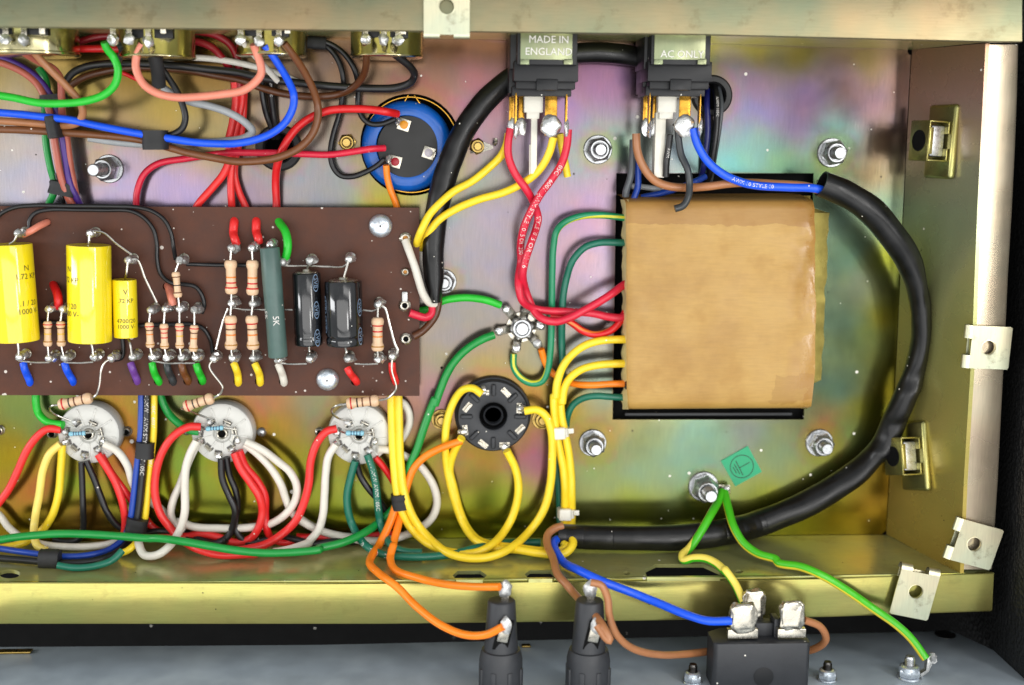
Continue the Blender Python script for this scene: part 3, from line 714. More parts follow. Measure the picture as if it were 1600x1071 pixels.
# captive nuts on the end wall
def on_wall(y, s):
    def at(l, h):
        for (x0,y0),(x1,y1) in zip(l, l[1:]):
            if y0 <= y <= y1: return P(x0+(x1-x0)*(y-y0)/(y1-y0), y, h)
    a = at(EDGE_R, 2); b = at(RIM_R, H); return a.lerp(b, s), (b-a).normalized()
def cagenut(y, s, label):
    c, e1 = on_wall(y, s); e2 = V3((.04,1,0)); e2 = (e2-e1*e2.dot(e1)).normalized(); n = e2.cross(e1).normalized()
    if n.x > 0: n = -n
    t = thing('captive_nut', label, 'captive nut', c, 'captive nuts on the end wall')
    mb = MB(); mb.box(c+n*3*K, e1, e2, n, 66*K, 112*K, 12*K, 5.5*K, 3); mb.build('pressed_pad', 'wall2', t)
    b = c-e1*2*K; zt = 9*K; dp = 33*K
    mb = MB()       # spring cage: wrapped strip, open towards the rim
    mb.box(b+n*(zt+dp)-e1*0, e1, e2, n, 46*K, 60*K, 3*K, 1*K)
    mb.box(b+n*(zt+dp/2)+e2*29*K, e1, e2, n, 46*K, 2.6*K, dp, .8*K); mb.box(b+n*(zt+dp/2)-e2*29*K, e1, e2, n, 46*K, 2.6*K, dp, .8*K)
    mb.box(b+n*(zt+3*K)+e2*20*K+e1*6*K, e1, e2, n, 44*K, 18*K, 3*K, .8*K); mb.box(b+n*(zt+3*K)-e2*20*K+e1*6*K, e1, e2, n, 44*K, 18*K, 3*K, .8*K)
    mb.box(b+n*(zt+dp*.92)+e1*23*K, n, e2, e1, 7*K, 40*K, 2.5*K, 1*K)
    mb.build('cage', 'wall2', t)
    mb = MB(); mb.box(b+n*(zt+dp*.48)+e1*2*K, e1, e2, n, 36*K, 46*K, 24*K, 3*K); mb.build('square_nut', 'steel', t)
    mb = MB(); mb.lathe(b+n*(zt+dp+1.6*K), n, [(16*K,0),(16*K,.8*K),(13.5*K,1.1*K)], 24, caps=(True,False)); mb.lathe(b+n*(zt+dp+1.75*K), n, [(13.4*K,0),(13.4*K,.2*K)], 24); mb.build('threaded_hole', 'void', t)
M['wall2'] = plated('yellow_chromate_spring_cage', rough=.24, attr=False, rgb=(176,164,96), rgb2=(150,152,104), speck=.1)
cagenut(222, .52, 'captive nut in a spring cage at the upper end of the right wall')
cagenut(712, .36, 'captive nut in a spring cage low on the right wall, touching the black sleeve')
# rubber grommets
def grommet(x, y, r, label, h=6):
    c = P(x, y, 0); k = SC(x, y); mb = MB()
    mb.lathe(c, (0,0,1), [(r*.86*k,-8*K),(r*.86*k,.3*K),(r*k,.4*K),(r*1.02*k,h*.5*K),(r*.93*k,h*K),(r*.70*k,h*K),(r*.62*k,h*.4*K),(r*.62*k,-14*K)], 32, caps=(False,False))
    tag(mb.build('rubber_grommet', 'rubber'), label, 'grommet')
grommet(436,231,36,'black rubber grommet with two black wires passing through, left of the blue capacitor')
grommet(1112,150,31,'black rubber grommet beside the right black rocker switch', 8)
# earth symbol sticker
c = P(1158,727,.9); st = thing('sticker', 'square green sticker printed with a black earth symbol in a circle', 'sticker', c)
ps = [P(*Q('B5', x, y), .4) for x, y in ((1022,430),(1172,346),(1250,490),(1102,572))]
mb = MB(); mb.prism(ps, [p+V3((0,0,.9*K)) for p in ps]); mb.build('paper', 'stickgreen', st)
mb = MB()
def ribbon(mb, a, b, w, z=1.6):
    d = (b-a).normalized(); s = V3((-d.y, d.x, 0))*w*K/2; mb.raw([V3((p.x, p.y, z*K)) for p in (a-s, b-s, b+s, a+s)], [(0,1,2,3)])
cc = P(*Q('B5',1138,460)); rr = 71/3.57*K; n = 40
o_ = [cc+V3((rr*math.cos(2*math.pi*i/n), rr*math.sin(2*math.pi*i/n), 1.6*K)) for i in range(n)]; i_ = [cc+(p-cc)*.94 for p in o_]
for p in i_: p.z = 1.6*K
mb.raw(o_+i_, [(i, (i+1) % n, n+(i+1) % n, n+i) for i in range(n)])
for a, b in (((1125,468),(1182,436)),((1104,428),(1145,510)),((1096,447),(1127,503)),((1089,463),(1108,497))): ribbon(mb, P(*Q('B5',*a)), P(*Q('B5',*b)), 1.3)
mb.build('earth_symbol', 'inkblack', st, smooth=False)
# ------------------------------------------------------------------ transformer
tr = thing('transformer', 'large transformer coil wrapped in brown kraft paper, standing in the rectangular opening', 'transformer', P(1120, 470, 0))
HT = 92
def prof_y(y_top, y_bot, x, wob):
    """paper section at photo x: rolls over at the top and bottom"""
    out = []
    for t, h in ((0,-20),(.003,20),(.008,55),(.016,78),(.028,87),(.06,89.5),(.11,91.5),(.16,92.3),(.2,93),(.225,93.2),(.25,93.5),(.275,93.6),(.3,93.8),(.325,93.9),(.35,94),(.4,94.2),(.5,94.5),(.65,94),(.8,92.5),(.88,91),(.94,88.5),(.97,84),(.985,72),(.995,46),(.999,10),(1.0,-20)):
        yy = y_top+(y_bot-y_top)*t
        out.append((yy, h+noise.noise(V3((x/60, t*5, wob)))*1.6))
    return out
mb = MB(); rings = []
xsT = [979,982,990,1010,1040,1080,1120,1160,1195,1215,1230,1245,1256,1264,1270,1273]
for i, x in enumerate(xsT):
    sh = (x-1120)/300
    ins = 5 if i == 0 else (1.5 if i == 1 else 0)
    pr = prof_y(308-sh*2, 648+sh*(-2), x, 2)
    row = []
    for y, h in pr:
        bulge = 0
        if x > 1190:                              # crumpled corner
            bulge = 9*math.exp(-((x-1243)/20)**2-((y-420)/34)**2) + 8*math.exp(-((x-1255)/20)**2-((y-362)/16)**2) - 5*math.exp(-((x-1236)/7)**2-((y-390-(x-1240)*.3)/10)**2) + 6*noise.noise(V3((x/16, y/20, 4)))*min(1, (x-1190)/40)*(1.0 if y < 520 else .35)
        w = P(x+ (2.6*noise.noise(V3((y/24, 3, i*.1))) if i < 2 else 0) + (3.5*noise.noise(V3((y/38, 8, 1)))+1.6*noise.noise(V3((y/11, 3, 1))) if i > 12 else 0) - max(0, (y-560)/80)*sh*7, y, HT)
        row.append(mb.bm.verts.new(V3((w.x, w.y, (h+bulge-ins)*K))))
    rings.append(row)
for a, b in zip(rings, rings[1:]):
    for j in range(len(a)-1): mb.bm.faces.new((a[j], a[j+1], b[j+1], b[j]))
mb.build('paper_wrap', 'paper', tr, angle=60)
mb = MB(); a = P(990,338,HT); b = P(1258,618,HT); mb.box(V3(((a.x+b.x)/2, (a.y+b.y)/2, 10*K)), (1,0,0),(0,1,0),(0,0,1), b.x-a.x, a.y-b.y, 116*K, 3*K); mb.build('coil_former', 'blackpl', tr)
mb = MB(); a = P(950,262,0); b = P(1282,668,0); mb.box(V3(((a.x+b.x)/2, (a.y+b.y)/2, -50*K)), (1,0,0),(0,1,0),(0,0,1), b.x-a.x, a.y-b.y, 60*K, 3*K); mb.build('laminated_core', 'void', tr)
mb = MB(); a = P(978,648,0); b = P(1240,651,0); mb.box(V3(((a.x+b.x)/2, (a.y+b.y)/2, -14*K)), (1,0,0),(0,1,0),(0,0,1), b.x-a.x, 5*K, 12*K, 1*K); mb.build('core_edge', 'blackmould', tr)
# yellowed tape standing along the right edge, and the torn paper edge on the left
mb = MB(); L = []; Rr = []
for i, y in enumerate(range(306, 648, 9)):
    f = (y-306)/340
    xr = 1266+ (31 if 325 < y < 600 else 10) - max(0, (330-y)) * .9 + 9*noise.noise(V3((y/26, 0, 2))) + 4*noise.noise(V3((y/9, 4, 2))) - f*16
    xl = 1266+3*noise.noise(V3((y/20, 5, 2))) - f*5
    L.append(P(xl, y, 80-6*f)); Rr.append((P(xr, y, 52+9*noise.noise(V3((y/25, 9, 2)))), P(xr-6, y, 20)))
va = [mb.bm.verts.new(p) for p in L]; vb = [mb.bm.verts.new(p[0]) for p in Rr]; vc = [mb.bm.verts.new(p[1]) for p in Rr]
for i in range(len(va)-1):
    mb.bm.faces.new((va[i], va[i+1], vb[i+1], vb[i])); mb.bm.faces.new((vb[i], vb[i+1], vc[i+1], vc[i]))
mb.build('tape_flap', 'tapeedge', tr, angle=50)
mb = MB(); va = []; vb = []
for y in range(312, 642, 8):
    va.append(mb.bm.verts.new(P(982+1.5*noise.noise(V3((y/12,1,1))), y, 84))); vb.append(mb.bm.verts.new(P(972+6*noise.noise(V3((y/17,2,1))), y, 30)))
for i in range(len(va)-1): mb.bm.faces.new((va[i], va[i+1], vb[i+1], vb[i]))
mb.build('torn_edge', 'paperedge', tr, angle=50)

# ------------------------------------------------------------------ blue can capacitor in its hole
can = thing('can_capacitor', 'large round blue electrolytic capacitor with black end disc and three riveted tags', 'capacitor', P(636, 229, 0))
cc = P(635.5, 229, 14); k = SC(636, 229, 14)
mb = MB(); mb.lathe(V3((cc.x, cc.y, 0)), (0,0,1), [(71*k,-60*K),(71.5*k,-4*K),(70*k,6*K),(66*k,11*K),(60*k,13.5*K),(52*k,14*K),(48.5*k,13.4*K),(47.5*k,12*K)], 64, caps=(False,False)); mb.build('sleeve', 'canblue', can)
mb = MB(); mb.lathe(V3((cc.x+2*K, cc.y-1*K, 0)), (0,0,1), [(48.3*k,12*K),(47.6*k,13*K),(.01*k,13*K)], 48, caps=(False,False)); mb.build('end_disc', 'candisc', can)
mb = MB(); c2 = P(642,227,0); 
mb.lathe(c2, (0,0,1), [(75*k,-30*K),(75*k,1*K),(73.8*k,1*K),(73.8*k,-30*K)], 64, caps=(False,False))
for px, rot in (((634,156)), -.5), (((652,156)), .6):
    cpt = P(px[0], px[1], 0); mb.box(cpt+V3((0,0,-2*K)), (math.cos(rot),math.sin(rot),0), (-math.sin(rot),math.cos(rot),0), (0,0,1), 1.5*K, 16*K, 16*K, .4*K)
mb.build('clamp_ring', 'goldtag', can)
for (x, y), rot, riv, lab, tabd in (((575,348),-.3,'rivorange','tag with an orange rivet',(-1,.15)),((489,712),-.25,'rivred','tag with a red rivet',(-1,.35)),((818,625),-.3,'rivgrey','tag with a grey rivet',(1,.1))):
    px, py = Q('D7', x, y); c = P(px, py, 14); ux = V3((math.cos(rot), math.sin(rot), 0)); uy = V3((-ux.y, ux.x, 0)); up = V3((0,0,1))
    mb = MB(); mb.box(c+up*1.0*K, ux, uy, up, 18.5*K, 18*K, 2*K, .5*K)
    side = -1 if tabd[0] < 0 else 1
    mb.box(c+ux*side*9.5*K+up*7*K, ux, uy, up, 2*K, 9*K, 15*K, .6*K)
    tg = mb.build('tag', 'tinned', can, label=lab)
    mb = MB(); mb.lathe(c+up*2*K, up, [(6.6*K,0),(6.6*K,1.4*K),(5.6*K,2.2*K),(.1*K,2.4*K)], 20); mb.build('rivet', riv, tg)
    if side < 0:
        mb = MB(); mb.blob(c-ux*10.5*K+up*9*K+uy*2*K, 4.5*K, 6.5*K, 7*K, seed=px, jag=.25); mb.build('solder', 'solder', tg)

# ------------------------------------------------------------------ white ceramic valve sockets
def valve_socket(x, y, label):
    hh = 30; c = P(x, y, hh); k = SC(x, y, hh); c0 = V3((c.x, c.y, 0)); up = V3((0,0,1))
    t = thing('valve_socket', label, 'valve socket', c0, 'white ceramic valve sockets')
    mb = MB(); mb.lathe(c0, up, [(49.5*k,.3*K),(50*k,5*K),(49*k,22*K),(47.5*k,27.5*K),(44*k,30*K),(30*k,31*K),(15*k,30*K),(12*k,26.5*K),(9*k,26*K)], 64, caps=(True,False))
    for i in range(9):                              # raised webs between the pins
        a = R(72+40*i); d = V3((math.cos(a), math.sin(a), 0)); s = V3((-d.y, d.x, 0))
        mb.box(c0+d*29*k+up*30.2*K, d, s, up, 30*k, 3.2*k, 3.6*K, 1.2*K)
    mb.build('ceramic_body', 'ceramic', t)
    mb = MB(); mb.lathe(c0, up, [(8.5*k,25*K),(8.5*k,33*K),(7.2*k,33.6*K),(6.2*k,33*K),(6.2*k,26*K)], 24, caps=(False,False)); mb.build('centre_spigot', 'tinned', t)
    mb = MB(); mb.lathe(c0, up, [(7.4*k,26.6*K),(7.4*k,27*K)], 20); mb.build('spigot_bore', 'void', t)
    for i, (px, py) in enumerate(((455,445),(665,440),(765,560),(775,680),(710,790),(540,870),(405,790),(315,690),(310,560))):
        dx, dy = (px-585)/7.65, -(py-605)/7.65; r = math.hypot(dx, dy); d = V3((dx/r, dy/r, 0)); s = V3((-d.y, d.x, 0))
        pc = c0+d*r*.90*k+up*34.5*K
        mb = MB(); mb.box(pc, s, (d*.35+up*.94).normalized(), (d*.94-up*.35).normalized(), 12.5*k, 10*K, 2.2*k, .6*K); mb.box(pc-up*5*K-d*2*k, d, s, up, 9*k, 12*k, 1.6*K, .5*K)
        pin = mb.build('pin', 'tinned', t)
        mb = MB(); mb.box(c0+d*r*.86*k+up*30.6*K, s, d, up, 14.5*k, 6*k, 1.6*K, .5*K); mb.build('slot_shade', 'darksteel', pin)  # dark bar stands in for the shaded recess under the pin
        if i in (0,3,4,5,7,8):
            mb = MB(); mb.blob(pc+d*3*k+up*1.5*K, 5.2*k, 5.2*k, 5*K, seed=i+x, jag=.3); mb.build('solder', 'solder' if i % 2 else 'solderdull', pin)
    return t
valve_socket(138, 679, 'round white ceramic valve socket, the leftmost of the three, with yellow wires on it')
valve_socket(347, 678, 'round white ceramic valve socket in the middle, right of the taped wire bundle')
valve_socket(561, 680, 'round white ceramic valve socket with teal wires, beside the two vertical yellow wires')
# black eight-pin socket
c = P(771, 651, 26); k = SC(771, 651, 26); c0 = V3((c.x, c.y, 0)); up = V3((0,0,1))
octal = thing('octal_socket', 'round black eight pin socket with yellow and orange wires soldered to it', 'valve socket', c0)
mb = MB(); mb.lathe(c0, up, [(60*k,.3*K),(60.5*k,4*K),(59*k,12*K),(57*k,13*K),(56.5*k,22*K),(54.5*k,25*K),(40*k,26*K),(24*k,26*K),(22*k,24.5*K),(21.5*k,4*K)], 64, caps=(True,False))
mb.lathe(c0, up, [(15.5*k,2*K),(15.5*k,20*K),(14*k,21.5*K),(13*k,20*K),(13*k,6*K),(.1*K,6*K)], 32, caps=(False,False))
mb.build('moulded_body', 'blackmould', octal)
mb = MB(); mb.lathe(c0, up, [(21.4*k,5*K),(21.4*k,6*K)], 32); mb.build('centre_well', 'void', octal)
for i in range(8):
    a = R(90+45*i); d = V3((math.cos(a), math.sin(a), 0)); s = V3((-d.y, d.x, 0)); mb = MB()
    mb.box(c0+d*42*k+up*28*K, d, s, up, 19*k, 7*k, 6*K, 2.4*K, 3); mb.build('rib', 'blackmould', octal)
for i, (px, py, so) in enumerate(((545,275,1),(790,272,0),(940,450,1),(952,690,0),(780,870,1),(540,860,0),(338,700,1),(362,440,0))):
    dx, dy = (px-653)/7.142, -(py-545)/7.142; r = math.hypot(dx, dy); d = V3((dx/r, dy/r, 0)); s = V3((-d.y, d.x, 0)); pc = c0+d*r*k
    tw = s*.94+d*.34
    mb = MB(); mb.box(pc+up*29*K, tw, up.cross(tw), up, 15*k, 2.6*k, 11*K, .6*K); mb.box(pc+up*26*K, tw, up.cross(tw), up, 16*k, 8*k, .8*K)
    pin = mb.build('pin', 'tinned', octal)
    if so:
        mb = MB(); mb.blob(pc+up*32*K+d*3*k, 6.5*k, 6*k, 6*K, seed=i, jag=.3); mb.blob(pc+up*31*K+d*8*k-s*2*k, 4.5*k, 4.5*k, 5*K, seed=i+9, jag=.3); mb.build('solder', 'solder', pin)
# star of earth tags
c = P(815, 512, 8); star = thing('earth_tag_star', 'star shaped ring of six solder tags around a nut and bolt', 'solder tag', V3((c.x, c.y, 0)))
c0 = V3((c.x, c.y, 0)); mb = MB(); mb.lathe(c0, up, [(24*K,1*K),(24.5*K,2*K),(24*K,4.5*K)], 28); mb.build('ring', 'tinned', star)
for px, py, h1, so in ((268,190,20,1),(135,570,18,1),(430,860,22,1),(790,770,24,1),(850,470,16,1),(590,220,14,0)):
    dx, dy = (px-530)/9.736, -(py-520)/9.736; r = math.hypot(dx, dy); d = V3((dx/r, dy/r, 0)); s = V3((-d.y, d.x, 0))
    A = c0+d*15*K+up*4*K; B = c0+d*(r-4)*K*.96+up*h1*K; dd = (B-A).normalized(); nn = s.cross(dd)*-1
    mb = MB(); mb.box((A+B)/2, dd, s, nn, (B-A).length+5*K, 13.5*K, 2*K, .6*K); mb.lathe(B+dd*2*K-nn*1*K, nn, [(7.5*K,0),(7.5*K,2.1*K)], 18)
    tg = mb.build('tag', 'tinned', star)
    if so: mb = MB(); mb.blob(B+dd*2.5*K+up*2*K, 7.2*K, 7.2*K, 4.5*K, seed=px, jag=.22); mb.build('solder', 'solderdull' if px in (790,) else 'solder', tg)
mb = MB(); mb.lathe(c0+up*5*K, up, [(19*K,0),(20*K,1.5*K),(20*K,11*K),(17.5*K,13.5*K)], 6, .2); mb.lathe(c0+up*17*K, up, [(17*K,0),(16*K,4*K),(14*K,6*K),(12*K,6*K),(11.6*K,2*K)], 28, caps=(False,False)); mb.build('lock_nut', 'steel', star)
mb = MB(); mb.lathe(c0, up, [(10.5*K,5*K),(10.5*K,25*K),(9*K,27*K)], 24); mb.build('threaded_shank', 'steel', star)

# ------------------------------------------------------------------ four potentiometers hanging from the top wall
AX = V3((0,-1,0))
def pot(xc, wpx, label, lugs, yb=96):
    hc = 88; s = SC(xc, 80, hc); c = P(xc, yb, 40); c.x = P(xc, 60, hc).x; c.z = hc*K; r = wpx/2*s
    t = thing('potentiometer', label, 'potentiometer', V3((c.x, c.y, c.z)), 'potentiometers under the top rim')
    yend = c.y
    mb = MB(); mb.lathe(V3((c.x, yend+50*K, c.z)), AX, [(r*.7,0),(r*.98,1*K),(r,4*K),(r,44*K),(r*1.02,45.5*K),(r*1.02,48*K),(r*.97,49.5*K),(r*.9,50*K),(.01*K,50*K)], 48, caps=(True,False)); mb.build('can', 'pot', t)
    mb = MB(); mb.box(V3((c.x, yend+34*K, c.z+r*.84)), (1,0,0),(0,1,0),(0,0,1), r*1.25, 16*K, r*.3, 1*K); mb.build('wafer', 'blackpl', t)
    for i, (lx, ly, so) in enumerate(lugs):
        q = P(lx, ly, hc+r/K+8); mb = MB()
        mb.box(q+V3((0,6*K,0)), (1,0,0),(0,1,0),(0,0,1), 8*K, 24*K, 2.2*K, .7*K); lug = mb.build('lug', 'tinned', t)
        if so: mb = MB(); mb.blob(q+V3((0,-3*K,2*K)), 8*K, 8*K, 6*K, seed=lx, jag=.3); mb.build('solder', 'solder' if i % 2 == 0 else 'solderdull', lug)
    mb = MB(); mb.lathe(V3((c.x, yend+49*K, c.z)), (0,1,0), [(14*K,0),(14*K,24*K)], 20); mb.build('bush', 'brass', t)
pot(52, 140, 'plated potentiometer can at the left end under the top rim, with salmon and brown wires', ((9,58,1),(38,60,1),(66,47,0)), 92)
pot(246, 116, 'plated potentiometer can with a green and a salmon wire, second along the top rim', ((177,60,1),(202,58,1),(232,62,1),(255,46,0)), 96)
pot(424, 108, 'plated potentiometer can with a blue wire, third along the top rim', ((376,58,1),(405,62,1),(436,60,1),(449,46,0)), 93)
pot(604, 112, 'plated potentiometer can above the blue capacitor, with a brown and a dark grey wire', ((571,58,1),(600,58,1),(622,60,1),(630,47,0)), 95)

# ------------------------------------------------------------------ rocker switches
X_, Y_, Z_ = V3((1,0,0)), V3((0,1,0)), V3((0,0,1))
def hexa(mb, x0, x1, y0, y1, h1, h0, bev=1.2):
    """box whose front face (height h1) covers photo x0..x1, y0..y1, reaching back to height h0"""
    a, b = P(x0, y1, h1), P(x1, y0, h1); mb.box(V3(((a.x+b.x)/2, (a.y+b.y)/2, (h0+h1)/2*K)), X_, Y_, Z_, b.x-a.x, b.y-a.y, (h1-h0)*K, bev*K); return mb
def rocker(x, label, words, dark):
    t = thing('rocker_switch', label, 'switch', P(x, 100, 30), 'black rocker switches'); o = x-853
    mb = MB(); hexa(mb, 808+o, 903+o, 30, 101, 148, 30); mb.build('housing', 'blackpl', t)
    mb = MB(); hexa(mb, 803+o, 904+o, 97, 127, 138, 34); hexa(mb, 806+o, 899+o, 124, 139, 128, 40); hexa(mb, 800+o, 893+o, 136, 150, 118, 40)
    hexa(mb, 838+o, 872+o, 124, 141, 140, 128); mb.build('rear_moulding', 'blackpl', t)
    mb = MB(); hexa(mb, 797+o, 903+o, 30, 108, 112, 26) ; hexa(mb, 795+o, 892+o, 105, 146, 92, 26); mb.build('rear_block', 'blackpl', t)
    mb = MB(); hexa(mb, 813+o, 895+o, 34, 93, 152.5, 148.5, .6); hexa(mb, 813+o, 827+o, 92, 101, 152.5, 148.5, .6); hexa(mb, 881+o, 895+o, 92, 101, 152.5, 148.5, .6); br = mb.build('steel_frame', 'frame', t)
    for w, yy, sz in words:
        cpt = P(x+4, yy, 152.6); print_flat(w, sz*K, cpt, X_, Y_, M['inkwhite'], br, 'embossed_lettering', .1*K, True, .8*K)
    ft = x+o*0
    # brass tags
    blades = ((806, 145, 208, 118, 4, 15), (885, 147, 205, 118, 4, 15), (799, 152, 205, 84, 8, 3), (815, 150, 204, 70, 10, 3), (861, 150, 212, 100, 20, 3))
    for i, (bx, y0, y1, h, w, dep) in enumerate(blades):
        mb = MB(); hexa(mb, bx+o-w/2, bx+o+w/2, y0, y1, h, h-dep, .5); tg = mb.build('tag', 'goldtag', t)
        mb = MB(); bc = P(bx+o, y1-6, h-dep/2+2)
        if i == 4: mb.blob(P(861+o, 197, 104), 15*K, 17*K, 7*K, seed=x, jag=.12, sub=3)
        else: mb.blob(bc, max(3.6, w*.75)*K, 15*K, max(4, dep*.62)*K, seed=i+x, jag=.25)
        mb.build('solder', 'solder', tg)
    mb = MB(); hexa(mb, 819+o, 849+o, 149, 176, 92, 74); hexa(mb, 823+o+ (0 if not dark else -2), 843+o, 174, 186, 92, 74)
    if not dark: hexa(mb, 829+o, 840+o, 176, 272, 90, 80); hexa(mb, 826.5+o, 832+o, 226, 280, 86, 78)
    else: hexa(mb, 813+o, 832+o, 176, 278, 84, 60)
    mb.build('nylon_actuator', 'white_plastic', t)
M['frame'] = plated('switch_frame_plating', rough=.3, attr=False, rgb=(150,150,118), rgb2=(112,126,100), speck=.1)
rocker(853, 'black rocker switch with a plated frame reading MADE IN ENGLAND, red and yellow wires', (('MADE IN', 62.5, 14.5), ('ENGLAND', 81.5, 14.5)), False)
rocker(1062, 'black rocker switch with a plated frame reading AC ONLY, beside the black rubber grommet', (('AC ONLY', 85.5, 14.5),), True)

# ------------------------------------------------------------------ fuse holders and mains inlet on the grey panel
def fuseholder(x, label, lug_side):
    h = 285; s = SC(x, 1000, h); base = V3((P(x, 1000, h).x, V0.y-YP*K, h*K)); yt = P(x, 937, h).y; H_ = yt-base.y
    t = thing('fuse_holder', label, 'fuse holder', base, 'black fuse holders'); yA = P(x, 1015, h).y-base.y
    mb = MB(); mb.lathe(base, Y_, [(27*s, yA+.5*K),(26*s, yA+10*K),(21.5*s, H_-3*K),(20*s, H_-.8*K),(17*s, H_),(6*s, H_-1*K)], 36); 
    mb.build('tapered_body', 'blackmould', t)
    mb = MB(); mb.lathe(base, Y_, [(34*s, 0),(34*s, yA-14*K),(32*s, yA-5*K),(30*s, yA+1*K),(26*s, yA+2*K)], 36)
    for i in range(8):
        a = R(22.5+45*i); d = V3((math.cos(a), 0, math.sin(a))); w = Y_.cross(d)
        mb.box(base+d*33.5*s+Y_*(yA-20*K)*.45, d, w, Y_, 5*s, 9*s, (yA-16*K)*.9, 2*K)
    mb.build('collar', 'blackmould', t)
    mb = MB(); q = P(x+ (3 if lug_side > 0 else 6), 924, h); mb.box(q-Y_*4*K, X_, Y_, Z_, 11*K, 30*K, 2.5*K, .7*K); tg = mb.build('end_tag', 'tinned', t)
    mb = MB(); mb.blob(q+Y_*3*K, 10*K, 13*K, 7*K, seed=x, jag=.3); mb.build('solder', 'solderdull', tg)
    mb = MB(); q = P(x+ (7 if lug_side < 0 else 12), 980, h+28); ud = (Y_*.97+X_*.2+Z_*.12).normalized(); mb.box(q-ud*8*K, ud.cross(Z_).normalized()*-1, ud, ud.cross(X_), 15*K, 32*K, 2.5*K, .8*K); tg = mb.build('side_tag', 'tinned', t)
    mb = MB(); mb.blob(q+ud*2*K, 8.5*K, 13*K, 5*K, seed=x+2, jag=.2); mb.build('solder', 'solderdull', tg)
    mb = MB(); mb.box(q-ud*14*K-Z_*3*K, X_, ud, ud.cross(X_), 22*K, 46*K, 3*K, .8*K); mb.build('side_slot', 'void', t)
fuseholder(783, 'black tapered fuse holder with orange wires', -1)
fuseholder(920, 'black tapered fuse holder with brown wires', 1)
inlet = thing('mains_inlet', 'large charcoal plastic mains inlet with three soldered blade tags', 'mains inlet', V3((P(1191,1000,270).x, V0.y-YP*K, 240*K)))
def inlet_pt(x, hh): return P(x, 1005, hh)
yT = P(1191, 1006, 270).y; yB = V0.y-YP*K
a = P(1116,1006,270).x; b = P(1268,1006,270).x; ch = 18*K; z0, z1 = 206*K, 270*K
mb = MB(); ol = [(a,z0+16*K),(a+22*K,z0),(b-22*K,z0),(b,z0+16*K),(b,z1-6*K),(b-5*K,z1),(a+5*K,z1),(a,z1-6*K)]
mb.prism([V3((x, yB+.5*K, z)) for x, z in ol], [V3((x, yT, z)) for x, z in ol], 2.2*K)
mb.build('body', 'blackmould', inlet)
mb = MB(); mb.lathe(V3(((a+b)/2+3*K, P(1201,1058,270).y, z1)), Z_, [(15*K,-.2*K),(15*K,.5*K),(14*K,.7*K)], 28); mb.build('moulding_mark', 'blackpl', inlet)
mb = MB()
for xx in (1172, 1214): hexa(mb, xx-5, xx+5, 968, 1000, 248, 222, .8)
hexa(mb, 1180, 1208, 974, 1000, 240, 218, .8); mb.build('barrier', 'blackmould', inlet)
for x0, x1, y0, y1, h, jog in ((1142,1180,946,998,258,1),(1220,1255,942,997,258,1),(1161,1194,924,978,222,0)):
    mb = MB(); hexa(mb, x0, x1, y0+3, y1, h, h-5, 1.2); 
    if jog: hexa(mb, x0-5, x1+5, y1-14, y1+1, h+2, h-9, 1.2)
    tg = mb.build('blade_tag', 'tinned', inlet)
    mb = MB(); cpt = P((x0+x1)/2, y0+20, h+1); 
    mb.pillow(cpt+Y_*1*K, (x1-x0)*.52*K, 22*K, 7*K, .6, 4, .18, x0)
    mb.build('solder', 'tinned', tg)
def panelbolt(px, py, label, sc=1.0, dark=True):
    c = panel_at(px, py); t = thing('panel_bolt', label, 'bolt', c, 'bolts standing on the grey panel'); m = sc*K
    mb = MB(); mb.lathe(c, Y_, [(16*m,.2*m),(16.5*m,1.2*m),(15.5*m,2.6*m)], 24); mb.build('washer', 'bluesteel', t)
    mb = MB(); mb.lathe(c, Y_, [(13.5*m,2.8*m),(14.5*m,4*m),(14.5*m,11*m),(12*m,14*m)], 6, .3); mb.lathe(c, Y_, [(13.2*m,10*m),(12.6*m,16*m),(10*m,18*m),(8*m,18*m)], 20, caps=(False,False)); mb.build('nut', 'bluesteel', t)
    mb = MB(); pr = [(7*m,3*m)]; z = 10
    while z < 28: pr += [(7*m,z*m),(6*m,(z+1)*m)]; z += 2
    mb.lathe(c, Y_, pr+[(5.6*m,30*m)], 18); mb.build('threaded_shank', 'darksteel' if dark else 'steel', t)
    return t
panelbolt(1082,1066,'dark ended bolt with a bright nut left of the mains inlet', .95); panelbolt(1292,1062,'dark ended bolt with a bright nut right of the mains inlet', .95)
pb = panelbolt(1420,1059,'bright earth bolt on the grey panel with a green and yellow wire', 1.15, False)
mb = MB(); mb.prism([P(1432,1057,232),P(1448,1048,232),P(1449,1030,232),P(1458,1022,232),P(1465,1026,232),P(1458,1034,232),P(1452,1050,232),P(1436,1062,232)],[p+V3((0,0,-9*K)) for p in [P(1432,1057,232),P(1448,1048,232),P(1449,1030,232),P(1458,1022,232),P(1465,1026,232),P(1458,1034,232),P(1452,1050,232),P(1436,1062,232)]], .6*K); mb.blob(P(1457,1028,230), 7*K, 8*K, 5*K, seed=1, jag=.4); mb.build('solder_tag', 'solderdull', pb)

